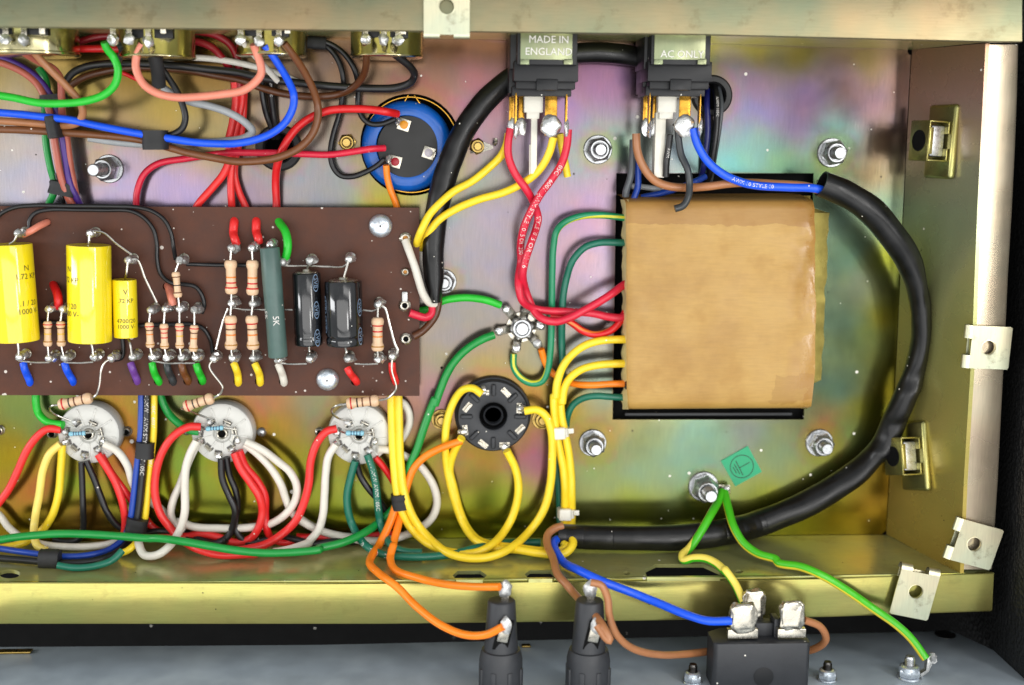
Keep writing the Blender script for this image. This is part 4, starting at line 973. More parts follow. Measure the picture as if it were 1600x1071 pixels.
# ------------------------------------------------------------------ turret board
HB = 50.0; HL = 86.0                       # top face of the board, height of the turret tops
board = thing('turret_board', 'long dark brown circuit board with rows of solder turrets', 'circuit board', P(300, 470, 0))
bo = [P(-130,322,HB), P(655,325,HB), P(655.5,619,HB), P(-130,617.5,HB)]
bh = []
for fr, l in (('A5',((155,955),(380,955),(715,952),(826,957),(903,957),(980,957),(1055,957),(285,455),(872,462),(246,126))),('A6',((122,124),(236,124),(356,130),(138,958),(250,958),(376,958),(752,958),(962,952),(1015,385)))):
    for x, y in l: px, py = Q(fr, x, y); bh.append((px, py, 6.6 if (x, y) != (1015,385) else 4))
mb = MB(); sheet(mb, bo, [circ('N', x, y, r, HB, 14) for x, y, r in bh], (0,0,-1), 8*K); mb.build('laminate', 'board', board)
for x, y, r in bh:
    mb = MB(); mb.lathe(P(x, y, HB-7.5), up, [(r*K*.98,0),(r*K*.98,.6*K)], 14); mb.build('wire_hole', 'void', board)
TUR = [('A5',x,y) for x, y in ((92,184),(468,186),(668,325),(938,327),(253,582),(325,582),(786,588),(862,582),(938,580),(1016,585),(98,832),(255,838),(335,836),(488,832),(580,838),(692,832),(795,832),(870,835),(948,834),(1020,834),(1116,842))] + \
      [('A6',x,y) for x, y in ((105,263),(212,263),(308,246),(515,328),(720,320),(105,550),(217,553),(873,558),(110,838),(220,838),(350,848),(515,842),(715,842),(872,845),(948,830),(372,335))]
def turret(fr, x, y, seed):
    px, py = Q(fr, x, y); c = P(px, py, HL); b = V3((c.x, c.y, HB*K)); k = SC(px, py, HL); hh = (HL-HB)*K
    mb = MB(); mb.lathe(b, up, [(8*k,.2*K),(8.4*k,1.5*K),(5*k,4*K),(4.4*k,hh*.5),(5.4*k,hh*.62),(4.2*k,hh*.74),(5.4*k,hh*.86),(5.2*k,hh)], 18)
    t = mb.build('turret', 'tinned', board)
    mb = MB(); a = random.uniform(-.6,.9); mb.blob(b+up*hh*.90, 7.0*k, 7.0*k, 6.4*K, seed=seed, jag=.14); mb.blob(b+V3((math.cos(a)*3.5*k, math.sin(a)*3*k, hh*.58)), 8.6*k, 7.2*k, hh*.36, seed=seed+3, jag=.32); mb.build('solder', 'solder' if seed % 3 else 'solderdull', t)
for i, (fr, x, y) in enumerate(TUR): turret(fr, x, y, i)
for x, y in ((1016,210),(1015,385),(1012,560),(1018,735)):
    px, py = Q('A6', x, y); c = P(px, py, HB); mb = MB(); big = 1 if y != 385 else .72; r = 9.2*big*K
    mb.lathe(c, up, [(r*1.05,.2*K),(r,2.6*K),(r*.7,4.6*K),(r*.48,4*K),(r*.42,-2*K)], 22, caps=(False,False), wob=.04); ey = mb.build('eyelet', 'tinned', board)
    mb = MB(); mb.lathe(c, up, [(r*.46,.4*K),(r*.46,.8*K)], 14); mb.build('eyelet_bore', 'rivorange' if y < 400 else 'void', ey)
mb = MB(); q = P(*Q('A6',1012,515), HB+3); mb.box(q, X_, Y_, Z_, 9*K, 16*K, 4*K, 1.6*K); mb.build('solder_spill', 'solderdull', board)
def panscrew(fr, x, y, r, label):
    px, py = Q(fr, x, y); c = P(px, py, HB); m = r*SC(px, py, HB); t = thing('cross_head_screw', label, 'screw', c, 'screws holding the board')
    mb = MB(); mb.lathe(c, up, [(m,.3*K),(m*1.0,3*K),(m*.9,6.5*K),(m*.66,9.4*K),(m*.34,11*K),(.01*m,11.4*K)], 40, caps=(True,False)); hd = mb.build('head', 'bluesteel', t)
    mb = MB()
    for a in (.5, .5+math.pi/2): mb.box(c+up*10.9*K, (math.cos(a),math.sin(a),0), (-math.sin(a),math.cos(a),0), up, m*.86, m*.17, 1.6*K, .3*K)
    mb.build('cross_slot', 'steel', t)
panscrew('A6', 886, 144, 18.3, 'bright cross head screw near the upper right corner of the brown board')
panscrew('A6', 609, 947, 17.6, 'bright cross head screw near the lower edge of the brown board')

# ------------------------------------------------------------------ components on the board
def lead(pts, parent=None, r=1.7, name='lead', mat='lead', label=None, cat=None, group=None):
    pr = [(P(x, y, h), r*SC(x, y, h)) for x, y, h in pts]; mb = MB(); a, b = smooth_path(pr, 2.5); mb.tube(a, b, 8); o = mb.build(name, mat, parent)
    if parent is None: tag(o, label, cat, group)
    return o
def body_frame(p0, p1, h):
    a, b = P(*p0, h), P(*p1, h); return a, b, (b-a).normalized(), (b-a).length
def cv(f0, x, y, f1, *h):
    px, py = Q(f0, x, y); a, b, s = FR[f1]; return ((px-a)*s, (py-b)*s, *h)
def resistor(fr, e0, b0, b1, e1, r, bands, label, h=HL, mat='rtan', h0=None, h1=None, group='banded resistors', extra0=(), extra1=()):
    f = lambda p: Q(fr, *p)
    e0, b0, b1, e1 = f(e0), f(b0), f(b1), f(e1); a, b, d, L = body_frame(b0, b1, h); m = r*SC(*b0, h)
    t = thing('resistor', label, 'resistor', (a+b)/2, group)
    mb = MB(); mb.lathe(a, d, [(m*.35,0),(m*.8,L*.015),(m*1.02,L*.06),(m*1.1,L*.13),(m*1.04,L*.2),(m*.86,L*.26),(m*.84,L*.5),(m*.86,L*.74),(m*1.04,L*.8),(m*1.1,L*.87),(m*1.02,L*.94),(m*.8,L*.985),(m*.35,L)], 20); mb.build('body', mat, t)
    def rad(tt):
        pr = [(0,.35),(.015,.8),(.06,1.02),(.13,1.1),(.2,1.04),(.26,.86),(.5,.84),(.74,.86),(.8,1.04),(.87,1.1),(.94,1.02),(1,.35)]
        for (t0,v0),(t1,v1) in zip(pr, pr[1:]):
            if t0 <= tt <= t1: return v0+(v1-v0)*(tt-t0)/(t1-t0)
    for pos, cn in bands:
        mb = MB(); w = .021; q0 = rad(pos-w)*m+.25*K; q1 = rad(pos+w)*m+.25*K; mb.lathe(a, d, [(q0-.5*K,L*(pos-w)),(q0,L*(pos-w)),(q1,L*(pos+w)),(q1-.5*K,L*(pos+w))], 20, caps=(False,False)); mb.build('colour_band', 'band_'+cn, t)
    lead([(*e0, h0 or HL)]+[(*f(p[:2]), p[2]) for p in extra0]+[(*b0, h)], t); lead([(*b1, h)]+[(*f(p[:2]), p[2]) for p in extra1]+[(*e1, h1 or HL)], t)
    return t
S1 = [(.16,'red'),(.31,'brown'),(.47,'orange'),(.86,'gold')]
resistor('A5',(253,582),(249,642),(250,775),(255,838),6.4,[(.13,'red'),(.28,'brown'),(.5,'yellow'),(.8,'gold')],'tan banded resistor nearest the leftmost large yellow capacitor')
resistor('A5',(325,582),(317,642),(321,775),(335,836),6.4,[(.13,'red'),(.28,'brown'),(.5,'yellow'),(.8,'gold')],'tan banded resistor against the left side of the middle large yellow capacitor')
resistor('A5',(938,327),(918,384),(932,520),(938,580),6.2,[(.2,'brown'),(.52,'black'),(.8,'brown')],'tan resistor alone in the upper row, above the row of four')
resistor('A5',(786,588),(780,648),(786,782),(795,832),6.4,S1,'first of the row of four tan resistors, nearest the small yellow capacitor')
resistor('A5',(862,582),(857,655),(861,788),(870,835),6.4,[(.2,'red'),(.36,'red'),(.55,'red'),(.88,'gold')],'second of the row of four tan resistors, above the black wire stub')
resistor('A5',(938,580),(938,652),(940,786),(948,834),6.4,[(.13,'red'),(.29,'red'),(.5,'yellow'),(.86,'gold')],'third of the row of four tan resistors, above the brown wire stub')
resistor('A5',(1016,585),(1016,662),(1010,802),(1020,834),6.4,[(.13,'red'),(.3,'brown'),(.5,'orange'),(.86,'gold')],'last of the row of four tan resistors, above the right green stub')
resistor('A6',(105,263),(101,322),(106,502),(105,550),9.2,[(.5,'orange'),(.66,'red'),(.8,'red')],'tan resistor in the upper pair, the one farther from the grey green resistor')
resistor('A6',(212,263),(216,322),(216,508),(217,553),9.2,[(.5,'orange'),(.66,'red'),(.8,'red')],'tan resistor in the upper pair, touching the grey green resistor')
resistor('A6',(105,550),(101,612),(104,792),(110,838),9.2,[(.24,'red'),(.4,'brown'),(.56,'orange'),(.85,'gold')],'tan resistor in the lower pair, the one farther from the grey green resistor')
resistor('A6',(217,553),(211,612),(220,792),(220,838),9.2,[(.24,'red'),(.4,'brown'),(.56,'orange'),(.85,'gold')],'tan resistor in the lower pair, next to the grey green resistor')
resistor('A6',(873,558),(870,622),(870,800),(872,845),9.2,[(.24,'red'),(.41,'red'),(.56,'orange'),(.85,'gold')],'lone tan resistor between the wide black capacitor and the right end of the board')
G_ = 'tan resistors bridging to the white sockets'
SB = [(.15,'red'),(.34,'black'),(.5,'brown'),(.74,'brown')]
h_s = 78
resistor('C1',(380,440),(240,255),(640,165),cv('A5',580,838,'C1')[:2],8.6,SB,'tan resistor above the leftmost white socket',h_s,h0=38,h1=HL,group=G_,extra0=((200,365,46),(135,305,64),(165,262,76)),extra1=((690,135,80),(730,20,84),cv('A5',530,900,'C1',HL),cv('A5',548,860,'C1',HL)))
resistor('B3',(395,200),(240,130),(405,78),cv('A5',1116,842,'B3')[:2],8.6,SB,'tan resistor above the middle white socket',h_s,h0=38,h1=HL,group=G_,extra0=((330,175,50),(270,150,66),(225,138,74)),extra1=((440,58,80),(458,20,HL),cv('A5',1155,970,'B3',HL),cv('A5',1095,880,'B3',HL)))
resistor('B4',(235,208),(218,112),(400,92),cv('A6',948,830,'B4')[:2],8.6,SB,'tan resistor above the third white socket',h_s,h0=38,h1=HL,group=G_,extra0=((170,190,48),(135,150,64),(165,122,76)),extra1=((450,80,80),(490,40,84),cv('A6',968,985,'B4',HL),cv('A6',945,900,'B4',HL)))
SB2 = [(.3,'dkblue'),(.45,'dkblue'),(.6,'dkblue'),(.78,'dkblue')]
G2 = 'small blue resistors on the sockets'
resistor('C1',(330,590),(365,600),(565,590),(760,565),3.6,SB2,'small pale blue resistor across the leftmost white socket',42,'rblue',h0=36,h1=38,group=G2)
resistor('B3',(345,255),(362,252),(462,245),(535,258),3.6,SB2,'small pale blue resistor across the middle white socket',42,'rblue',h0=36,h1=38,group=G2)
resistor('B4',(185,265),(215,275),(318,275),(375,270),4,SB2,'small pale blue resistor across the third white socket',42,'rblue',h0=36,h1=38,group=G2)
def filmcap(fr, t0, t1, rpx, e0, e1, label, lines, ang, mx0=None):
    q0, q1 = Q(fr, *t0), Q(fr, *t1); hh = HB+rpx+4; a, b, d, L = body_frame(q0, q1, hh); m = rpx*SC(*q0, hh)
    t = thing('film_capacitor', label, 'capacitor', (a+b)/2, 'yellow film capacitors')
    mb = MB(); e = 1.6*K; mb.lathe(a, d, [(m*.2,.6*K),(m*.9,.3*K),(m-e*.4,0),(m,e),(m,L-e),(m-e*.4,L),(m*.9,L-.3*K),(m*.2,L-.6*K)], 48); body = mb.build('sleeve', 'capyellow', t)
    lead([(*Q(fr, *e0), HL), (*Q(fr, (e0[0]*.6+t0[0]*.4), (e0[1]*.3+t0[1]*.7)), HL), (*q0, hh-rpx*.1)], t, 1.9); lead([(*q1, hh-rpx*.1), (*Q(fr, (e1[0]*.6+t1[0]*.4), (e1[1]*.3+t1[1]*.7)), HL), (*Q(fr, *e1), HL)], t, 1.9)
    for txt, f, sz in lines: print_round(txt, sz*K, a, d*-1, up, m, M['ink'], body, -L*f, ang)
filmcap('A5',(50,240),(92,743),34.5,(92,184),(98,832),'large yellow capacitor cut by the left edge of the picture',(('N',.24,12),('1.72 KP',.325,11.5),('.1 / 20',.60,11.5),('1000 V-',.685,11.5)),-1.0)
filmcap('A5',(464,245),(471,746),34.2,(468,186),(488,832),'large yellow capacitor in the middle of three, wholly in view',(('N',.24,12),('1.72 KP',.35,11.5),('.1 / 20',.62,11.5),('1000 V-',.70,11.5)),.80)
filmcap('A5',(650,425),(659,725),18.9,(668,325),(692,832),'small yellow capacitor, much slimmer than its two neighbours',(('V',.20,11),('.72 KP',.35,9),('4700/20',.70,9),('1000 V-',.80,9)),-.30)
def ecap(fr, t0, t1, rpx, e0, e1, label, logo_ang, logos):
    q0, q1 = Q(fr, *t0), Q(fr, *t1); hh = HB+rpx+3; a, b, d, L = body_frame(q0, q1, hh); m = rpx*SC(*q0, hh)
    t = thing('electrolytic_capacitor', label, 'capacitor', (a+b)/2, 'black electrolytic capacitors')
    mb = MB(); e = 2.4*K; mb.lathe(a, d, [(m*.72,.3*K),(m*.86,-.2*K),(m-e*.5,.6*K),(m,e),(m,L*.82),(m*.985,L*.84),(m*.94,L*.865),(m*.985,L*.89),(m,L*.905),(m,L-e),(m-e*.5,L-.5*K),(m*.8,L)], 48); body = mb.build('sleeve', 'capblack', t)
    mb = MB(); mb.lathe(a, d, [(m*.8,.6*K),(m*.74,-1.2*K),(m*.3,-2*K),(m*.24,-5*K),(m*.1,-5.5*K)], 28); mb.build('end_cap', 'tinned', t)
    lead([(*Q(fr, *e0), HL), (*q0, hh)], t, 1.9); lead([(*q1, hh), (*Q(fr, (e1[0]+t1[0])/2, e1[1]*.5+t1[1]*.5), hh-4), (*Q(fr, *e1), HL)], t, 1.9)
    ax = d; u = (up-ax*up.dot(ax)).normalized(); s_ = u.cross(ax)
    for f, an in logos:
        print_round('SVB', 10*K, a, d, up, m, M['inkblue'], body, L*f, an, 'logo', 1, True)
        mb = MB(); n = 28; o_, i_ = [], []
        for i in range(n):
            for kk, lst in ((1, o_), (.88, i_)):
                al = L*f+13.5*K*kk*math.cos(2*math.pi*i/n); aa = an+5.6*K*kk*math.sin(2*math.pi*i/n)/m
                lst.append(a+ax*al+(u*math.cos(aa)+s_*math.sin(aa))*(m+.3*K))
        mb.raw(o_+i_, [(i, (i+1) % n, n+(i+1) % n, n+i) for i in range(n)]); mb.build('logo_ring', 'inkblue', body, smooth=False)
ecap('A6',(497,388),(511,768),22.2,(515,328),(515,842),'slim black electrolytic capacitor next to the grey green resistor',0,((.13,.78),(.5,.78),(.88,.78)))
ecap('A6',(690,430),(700,768),29.4,(720,320),(715,842),'wide black electrolytic capacitor, the fatter of the two',0,((.40,1.05),(.84,1.05),(.36,-1.25),(.66,-1.25)))
q0, q1 = Q('A6',306,258), Q('A6',350,830); hh = HL+4; a, b, d, L = body_frame(q0, q1, hh); m = 15.4*SC(*q0, hh)
pr = thing('power_resistor', 'long slanting grey green power resistor marked five percent', 'resistor', (a+b)/2)
mb = MB(); mb.lathe(a, d, [(m*.3,-1.5*K),(m*.7,-.6*K),(m*.94,0),(m,1.5*K),(m*1.02,L*.3),(m*.97,L*.6),(m,L-1.5*K),(m*.94,L),(m*.5,L+.6*K)], 36); bd = mb.build('body', 'rgreen', pr)
print_round('5K', 13*K, a, d, up, m, M['inkwhite'], bd, L*.655, .18, 'lettering', 1, True); print_round('5%', 11*K, a, d, up, m, M['inkwhite'], bd, L*.60, -1.0, 'lettering', 1, True)
lead([(*Q('A6',308,246),HL),(*q0,hh)], pr, 2); lead([(*q1,hh),(*Q('A6',350,848),HL)], pr, 2)
# bare link wires between turrets
GB = 'bare wires'
def link(fr, pts, label, h=None, r=1.6):
    lead([(*Q(fr, x, y), h if h is not None else (z[0] if z else HL-6)) for x, y, *z in pts], None, r, 'bare_wire', 'lead', label, 'bare wire', GB)
hl = HL-18
link('A5',((98,850),(180,858),(260,858)),'bare wire along the lower turret row under the leftmost yellow capacitor',hl)
link('A5',((335,858),(410,861),(488,856)),'bare wire along the lower turret row under the middle yellow capacitor',hl)
link('A5',((475,172),(540,180),(610,238),(690,295)),'bare wire slanting from the middle yellow capacitor down to the small one',HL-4,2)
link('A5',((668,325),(715,320),(760,420),(820,545)),'bare wire slanting from the small yellow capacitor to the row of four resistors',HL-4,2)
link('A5',((795,850),(870,862),(950,862),(1020,862)),'bare wire joining the lower ends of the row of four resistors',hl)
link('A6',((372,352),(450,354),(515,354),(600,357),(690,357),(720,330)),'bare wire joining the upper ends of the black capacitors',HL-12)
link('A6',((110,575),(170,582),(290,583),(425,583)),'bare wire passing behind the grey green resistor to the slim black capacitor',hl)
link('A6',((795,585),(850,588),(875,575)),'short bare wire from the wide black capacitor to the lone resistor',hl)
link('A6',((350,860),(420,867),(500,865)),'bare wire from the grey green resistor to the foot of the slim black capacitor',hl)
link('A6',((750,865),(800,868),(872,865)),'bare wire from the foot of the wide black capacitor to the lone resistor',hl)
link('A6',((873,558),(905,570),(930,650),(960,760),(975,800),(950,830)),'thick bare wire slanting down the right end of the board',HL-6,2.2)
link('A6',((88,575),(60,650),(25,790)),'bare wire slanting down beside the lower resistor pair',HL-6,1.8)
# ------------------------------------------------------------------ wires
PATHS = {}
CAM = V3((0, 0, D))
RO = P(700, 976, H+3).y               # outer edge of the bottom rim
def clear_tray(path, rads):
    """lift every point that would sink into the plate, the bottom wall or the rim, towards the viewer's side, and even the lift out"""
    need = []
    for p, r in zip(path, rads):
        r = max(r) if isinstance(r, tuple) else r
        r *= 1.08; f = 0.0
        for _ in range(40):
            q = p.lerp(CAM, f); ok = True
            if (q-fa).dot(nrm) > -r and q.z < (H+4)*K+r and q.y > RO-r:            # through wall or rim
                ok = False
            if ok: break
            f += .004
        need.append(f)
    if max(need) > 0:
        n = len(need); w = 7
        big = [max(need[max(0, i-w):i+w+1]) for i in range(n)]
        need = [max(need[i], sum(big[max(0, i-w):i+w+1])/len(big[max(0, i-w):i+w+1])) for i in range(n)]
    return [p.lerp(CAM, f) for p, f in zip(path, need)]
def W(label, col, r, pts, key=None, group='hook up wires', name='insulated_wire', hollow=0, seg=12, step=3.0, cat='wire', mat=None, rf=None):
    """pts: photo points (x, y, height[, radius])"""
    pr = []; tup = any(isinstance(p[3], tuple) for p in pts if len(p) > 3)
    for p in pts:
        k = SC(p[0], p[1], p[2])*(.95 if cat == 'wire' else 1); rr = p[3] if len(p) > 3 else r
        pr.append((P(*p[:3]), tuple(v*k for v in rr) if isinstance(rr, tuple) else (rr*k, rr*k) if tup else rr*k))
    a, b = smooth_path(pr, step); a = clear_tray(a, b); mb = MB(); mb.tube(a, b, seg, hollow=hollow, rf=rf or (lambda u, v, L, s=random.uniform(0, 99): 1+.035*noise.noise(V3((L/22, v*1.5, s)))))
    o = mb.build(name, mat or ('w_'+col), angle=50); tag(o, label, cat, group)
    PATHS[key or label] = (a, b, o); return o
def wire_print(key, text, size, start, mat='inkwhite', rev=False, ang=0.0, repeat=1, gap=60):
    a, b, o = PATHS[key]; pts = a[::-1] if rev else a; L = [0]
    for p, q in zip(pts, pts[1:]): L.append(L[-1]+(q-p).length)
    vs, fs = glyphs(text, size*K); w = max(v.x for v in vs)
    l0 = absloc(o) if o.parent else o.location.copy()
    for n in range(repeat):
        s0 = (start+n*gap)*K
        if s0+w > L[-1]: break
        out = []; i = 0
        for v in vs:
            s = s0+v.x; i = 0
            while i < len(L)-2 and L[i+1] < s: i += 1
            f = (s-L[i])/max(1e-9, L[i+1]-L[i]); c = pts[i].lerp(pts[i+1], f); T = (pts[i+1]-pts[i]).normalized()
            S = V3((0,0,1)).cross(T).normalized(); N = T.cross(S)
            rr = b[0]; rr = rr[0] if isinstance(rr, tuple) else rr; an = v.y/rr+ang
            out.append(c+(N*math.cos(an)+S*math.sin(an))*(rr+.25*K))
        mb = MB(); mb.raw([v-l0 for v in out], fs); ABS[o.name] = l0
        me_o = mb.build('lettering', mat, None, smooth=False); me_o.parent = o
        # build() recentred the mesh: its location already holds the offset
def band(label, fr, pts, w, hgt, h, name='cloth_sleeve', grp='black sleeves binding wires', mat='tape', cat='sleeve'):
    """short flat sleeve around a bundle from photo point to photo point"""
    (x0,y0),(x1,y1) = [Q(fr, *p) for p in pts]; a, b = P(x0, y0, h), P(x1, y1, h); T = (b-a).normalized(); k = SC(x0, y0, h)
    n = max(5, int((b-a).length/(3*K))); pp = [a.lerp(b, i/n) for i in range(n+1)]; wob = lambda i: 1+random.uniform(-.035,.035)
    mb = MB(); rings = []
    S = V3((0,0,1)).cross(T).normalized(); N = T.cross(S)
    for i, p in enumerate(pp):
        q = wob(i); rg = []
        for j in range(24):
            an = 2*math.pi*j/24; cx = math.copysign(abs(math.cos(an))**.7, math.cos(an)); cy = math.copysign(abs(math.sin(an))**.8, math.sin(an))
            rg.append(mb.bm.verts.new(p+S*(w/2*k*q*cx)+N*(hgt/2*K*q*cy)))
        rings.append(rg)
    for r0, r1 in zip(rings, rings[1:]): mb.bridge(r0, r1)
    mb.bm.faces.new(rings[0][::-1]); mb.bm.faces.new(rings[-1])
    tag(mb.build(name, mat), label, cat, grp)
def sleeve_rf(u, v, L):
    r = 1+.035*noise.noise(V3((L/40, math.cos(v*6.283)*1.2, math.sin(v*6.283)*1.2)))
    for L0, wl, v0, wv, dep in DENTS:
        dv = abs((v-v0+.5) % 1-.5); sk = (v-v0+.5) % 1-.5
        r -= dep*math.exp(-((L-L0-sk*60)/wl)**2-(dv/wv)**2)
    return r
# length along the sleeve, half length, place round it, half width, depth
DENTS = [(232,26,.75,.16,.22),(262,18,.95,.12,.10),(300,40,.88,.12,.14),(345,22,.80,.14,.16),(392,16,.05,.16,.22),(408,9,.90,.2,-.10),(470,14,.02,.2,.20),(500,20,.15,.14,.24),(522,9,.0,.2,-.12),(545,18,.92,.15,.14),(640,40,.1,.2,.08),(720,30,.95,.2,.07),(60,30,.3,.2,.05)]
# ---- the thick black sleeve round the transformer and the black cable from the top
W("thick black heat shrink sleeve curving round the right side of the transformer",'black',21,
  [(1283,287,112,20),(1320,303,110,21),(1362,331,104,22),(1397,372,96,(23,21)),(1420,408,88,(22,20)),(1435,452,80,(22,17)),(1440,495,76,(20,15)),(1439,535,72,(20,14)),(1429,580,68,(19,15)),(1413,622,64,(20,17)),(1397,660,52,(20,19)),(1379,697,44,(20,18)),(1357,722,38,(23,15)),(1330,745,34,(23,17)),(1300,765,32,(22,19)),(1262,787,31,(22,20)),(1215,808,31,(21,20)),(1150,828,32,(21,20)),(1080,839,32,(20,20)),(1000,841,34,(19,19)),(930,840,42,19),(872,837,50,18)],
  'sleeve', None, 'heat_shrink_sleeve', .86, 36, 2.5, 'sleeve', M['sleeve'], sleeve_rf)
W("thick black cable bending down from behind the switches to the brown board",'black',16,
  [(1010,92,26,15),(960,84,30,16),(900,84,32,16),(850,94,34,16),(800,122,36,17),(757,160,38,18),(725,205,38,18),(703,255,38,19),(688,305,42,19),(680,350,44,18),(677,395,46,17),(678,430,50,16),(680,458,50,(18,11)),(681,472,50,(17,8))],
  'cable', None, 'black_cable', .8, 22, 3, 'cable', M['sleeve'])
# ---- upper left: wires on the potentiometers
N_ = lambda l, h=20: fp('N', l, h)
W('bright green wire looping from the left edge up to the second potentiometer','green',6.6, fp('A1',[(-60,478,120),(60,495),(200,523),(330,525),(440,512),(530,480),(585,425),(598,350),(575,290),(540,245,128),(530,215,132)]))
W('pale salmon wire hanging in a loop between the second and third potentiometers','salmon',6.8, fp('A1',[(722,222,136),(692,290,132),(690,350),(725,425),(800,475),(900,495),(1000,492),(1120,480),(1230,460)],132)+fp('A2',[(150,425,132),(188,375),(184,320),(165,270),(150,225,138)]))
W('dull salmon wire slanting down from the first potentiometer into the left bundle','dsalmon',6.2, fp('A1',[(45,208,132),(110,260,112),(200,315,90),(270,350,74),(306,400,64),(312,490,54),(316,580,46),(335,680,40),(350,800),(372,930,38),(392,1040,30),(400,1100,24)]))
W('ochre brown wire curling from the first potentiometer under the green loop to the left edge','tan',6.4, fp('A1',[(140,225,134),(190,285,122),(250,350,112),(330,430,104),(395,505,98),(420,570,90),(395,622,82),(330,638,74),(240,632,70),(120,622),(0,614),(-80,610)]))
W('purple wire from the left edge turning down into the bundle above the board','purple',6, fp('A1',[(-60,280,40),(20,300),(100,335),(180,390),(250,475),(295,580,42),(315,690),(335,820),(355,930),(385,1000,36),(415,1060,28),(430,1110,22)]))
W('dull salmon wire beside the purple one, turning down into the bundle above the board','dsalmon',6, fp('A1',[(-60,305,44),(30,328),(120,370),(190,430),(240,530,46),(265,640),(283,760),(305,880),(335,980,42),(375,1060,34),(390,1110,24)]))
W('dark green wire running down the left side of the bundle above the board','dgreen',6, fp('A1',[(195,345,20),(225,390),(240,450,22),(228,560),(228,650,26),(235,740),(255,850),(275,930),(270,985,30),(248,1035,24),(235,1090,20)]))
W('thin black wire between the salmon wires at the foot of the left bundle','black',3.4, fp('A1',[(285,880,28),(305,960,30),(318,1010),(332,1060,24),(340,1110,20)]))
W('bright blue wire from the left edge sweeping across to the third potentiometer','blue',6.4, fp('A1',[(-60,568,86),(100,580),(230,595),(350,608),(500,640),(700,678),(850,702),(1000,724),(1130,730)],86)+fp('A2',[(60,728,92),(150,712),(240,678),(310,622),(350,545),(353,480),(330,420,104),(290,350,118),(240,275,130),(205,232,136)]))
W('long dark brown wire sweeping from the left edge to the third potentiometer','brown',6.4, fp('A1',[(-60,655,68),(150,662),(350,675),(550,690),(700,708),(820,738,70),(950,775),(1120,808)],72)+fp('A2',[(60,820,76),(180,816),(290,795),(380,752),(445,685),(475,605),(474,530),(452,455,88),(410,370,104),(355,285,124),(305,220,136)]))
W('pale grey wire looping right beside the red wires and back to the left','grey',6.4, fp('A1',[(825,445,64),(880,480),(960,515),(1060,538),(1160,572),(1240,620),(1280,668,64),(1240,700),(1150,716),(1020,722,62),(880,722,58),(750,732,54),(600,722,50),(450,700,46)]))
W('thick black wire passing behind the potentiometers to the rightmost one','black',6.4, fp('A1',[(335,410,50),(370,370),(430,342),(520,326),(640,322),(760,326),(900,336),(1050,352),(1200,368)],52)+fp('A2',[(150,388,54),(300,412),(450,430),(600,442),(760,450),(870,446),(945,420,62),(966,385,74),(945,340,96),(890,295,112),(840,255,124),(815,212,134)]))
W('short black sleeve hanging from the second potentiometer','black',11, fp('A1',[(765,235,126),(785,290,116),(800,360,104),(806,435,92)]), None, None, 'heat_shrink_sleeve', .5, 14, 3, 'sleeve', M['tape'])
W('black wire curling from the second potentiometer down to the blue wire bundle','black',5.6, fp('A1',[(800,320,84),(850,390,82),(895,460),(925,530),(940,600),(925,650),(880,682,80),(840,692,76),(780,700,70)]))
W('dark brown wire arching behind the others to the rightmost potentiometer','umber',6, fp('A1',[(350,440,22),(420,395,26),(520,365),(650,345),(800,345,30),(950,358,32),(1100,385)],34)+fp('A2',[(100,412,38),(200,450),(330,480),(480,490,46),(580,478),(660,440,62),(708,380,84),(722,310,108),(718,215,130)]))
W('cream white wire running left behind the pots from the third potentiometer','white',5.4, fp('A1',[(800,300,46),(960,292,46),(1080,300),(1200,318,50),(1290,338,52)])+fp('A2',[(210,352,56),(300,385,50),(380,420,40)]))
W('short cream white wire dropping from the left tag of the third potentiometer','white',5, fp('A2',[(88,205,132),(130,255,116),(180,310,100),(235,370,84),(270,410,70)]))
W('dark grey wire looped below the rightmost potentiometer tag','slate',5.4, fp('A1',[(605,225,116),(618,260,104),(605,300,84),(590,340,70)]))
for i, (lab, cl, pts) in enumerate((('upper dark red wire between the first and second potentiometers','wine',[(360,235,40),(430,205),(500,188),(580,182)]),('lower dark red wire between the first and second potentiometers','red',[(360,250,56),(450,248),(540,248),(615,250)]),
   ('outer dark red wire arching behind the third potentiometer','wine',[(930,160,40),(1010,162),(1100,182),(1170,230),(1205,310),(1212,400,34),(1208,480)]),('inner dark red wire arching behind the third potentiometer','wine',[(930,205,46),(1010,215),(1080,245),(1130,300),(1180,380,32),(1190,470)]))):
    W(lab, cl, 6.2, fp('A1', pts))
W('thin red wire glimpsed behind the salmon loop','red',3.6, fp('A1',[(600,362,26),(640,378),(690,402),(740,425)]))
W('red wire coming down behind the blue wire and slanting left to the board edge','coral',6.4, fp('A1',[(1190,420,34),(1195,520),(1180,620,34),(1160,720),(1165,800),(1135,880),(1080,950),(1010,1030),(975,1090,22)]))
W('red wire coming straight down to the board edge, middle of three','coral',6.2, fp('A1',[(1225,420,28),(1225,520),(1205,620),(1185,720),(1178,820),(1170,920),(1172,1000),(1180,1100,20)]))
W('red wire slanting right at the board edge, right of three','coral',6, fp('A1',[(1238,470,20),(1232,600),(1218,700),(1195,800),(1190,890,18),(1210,970),(1245,1050),(1265,1110)]))
W("dark crimson wire running across to the lower left tag of the blue capacitor",'crimson',5.6, fp('A1',[(692,1110,20),(690,1040),(696,970,22),(730,885),(800,832),(950,804),(1100,782)],44)+fp('A2',[(40,775,46),(160,776),(280,777),(400,782),(540,785),(640,772),(740,757),(815,752,34)]))
W('red wire arching from the board edge to the upper tag of the blue capacitor','red',6.6, fp('A2',[(266,1110,20),(266,1020),(262,920,28),(272,830,44),(305,740,56),(370,650),(450,592),(540,560),(640,553),(750,557),(820,567),(878,578,36)]))
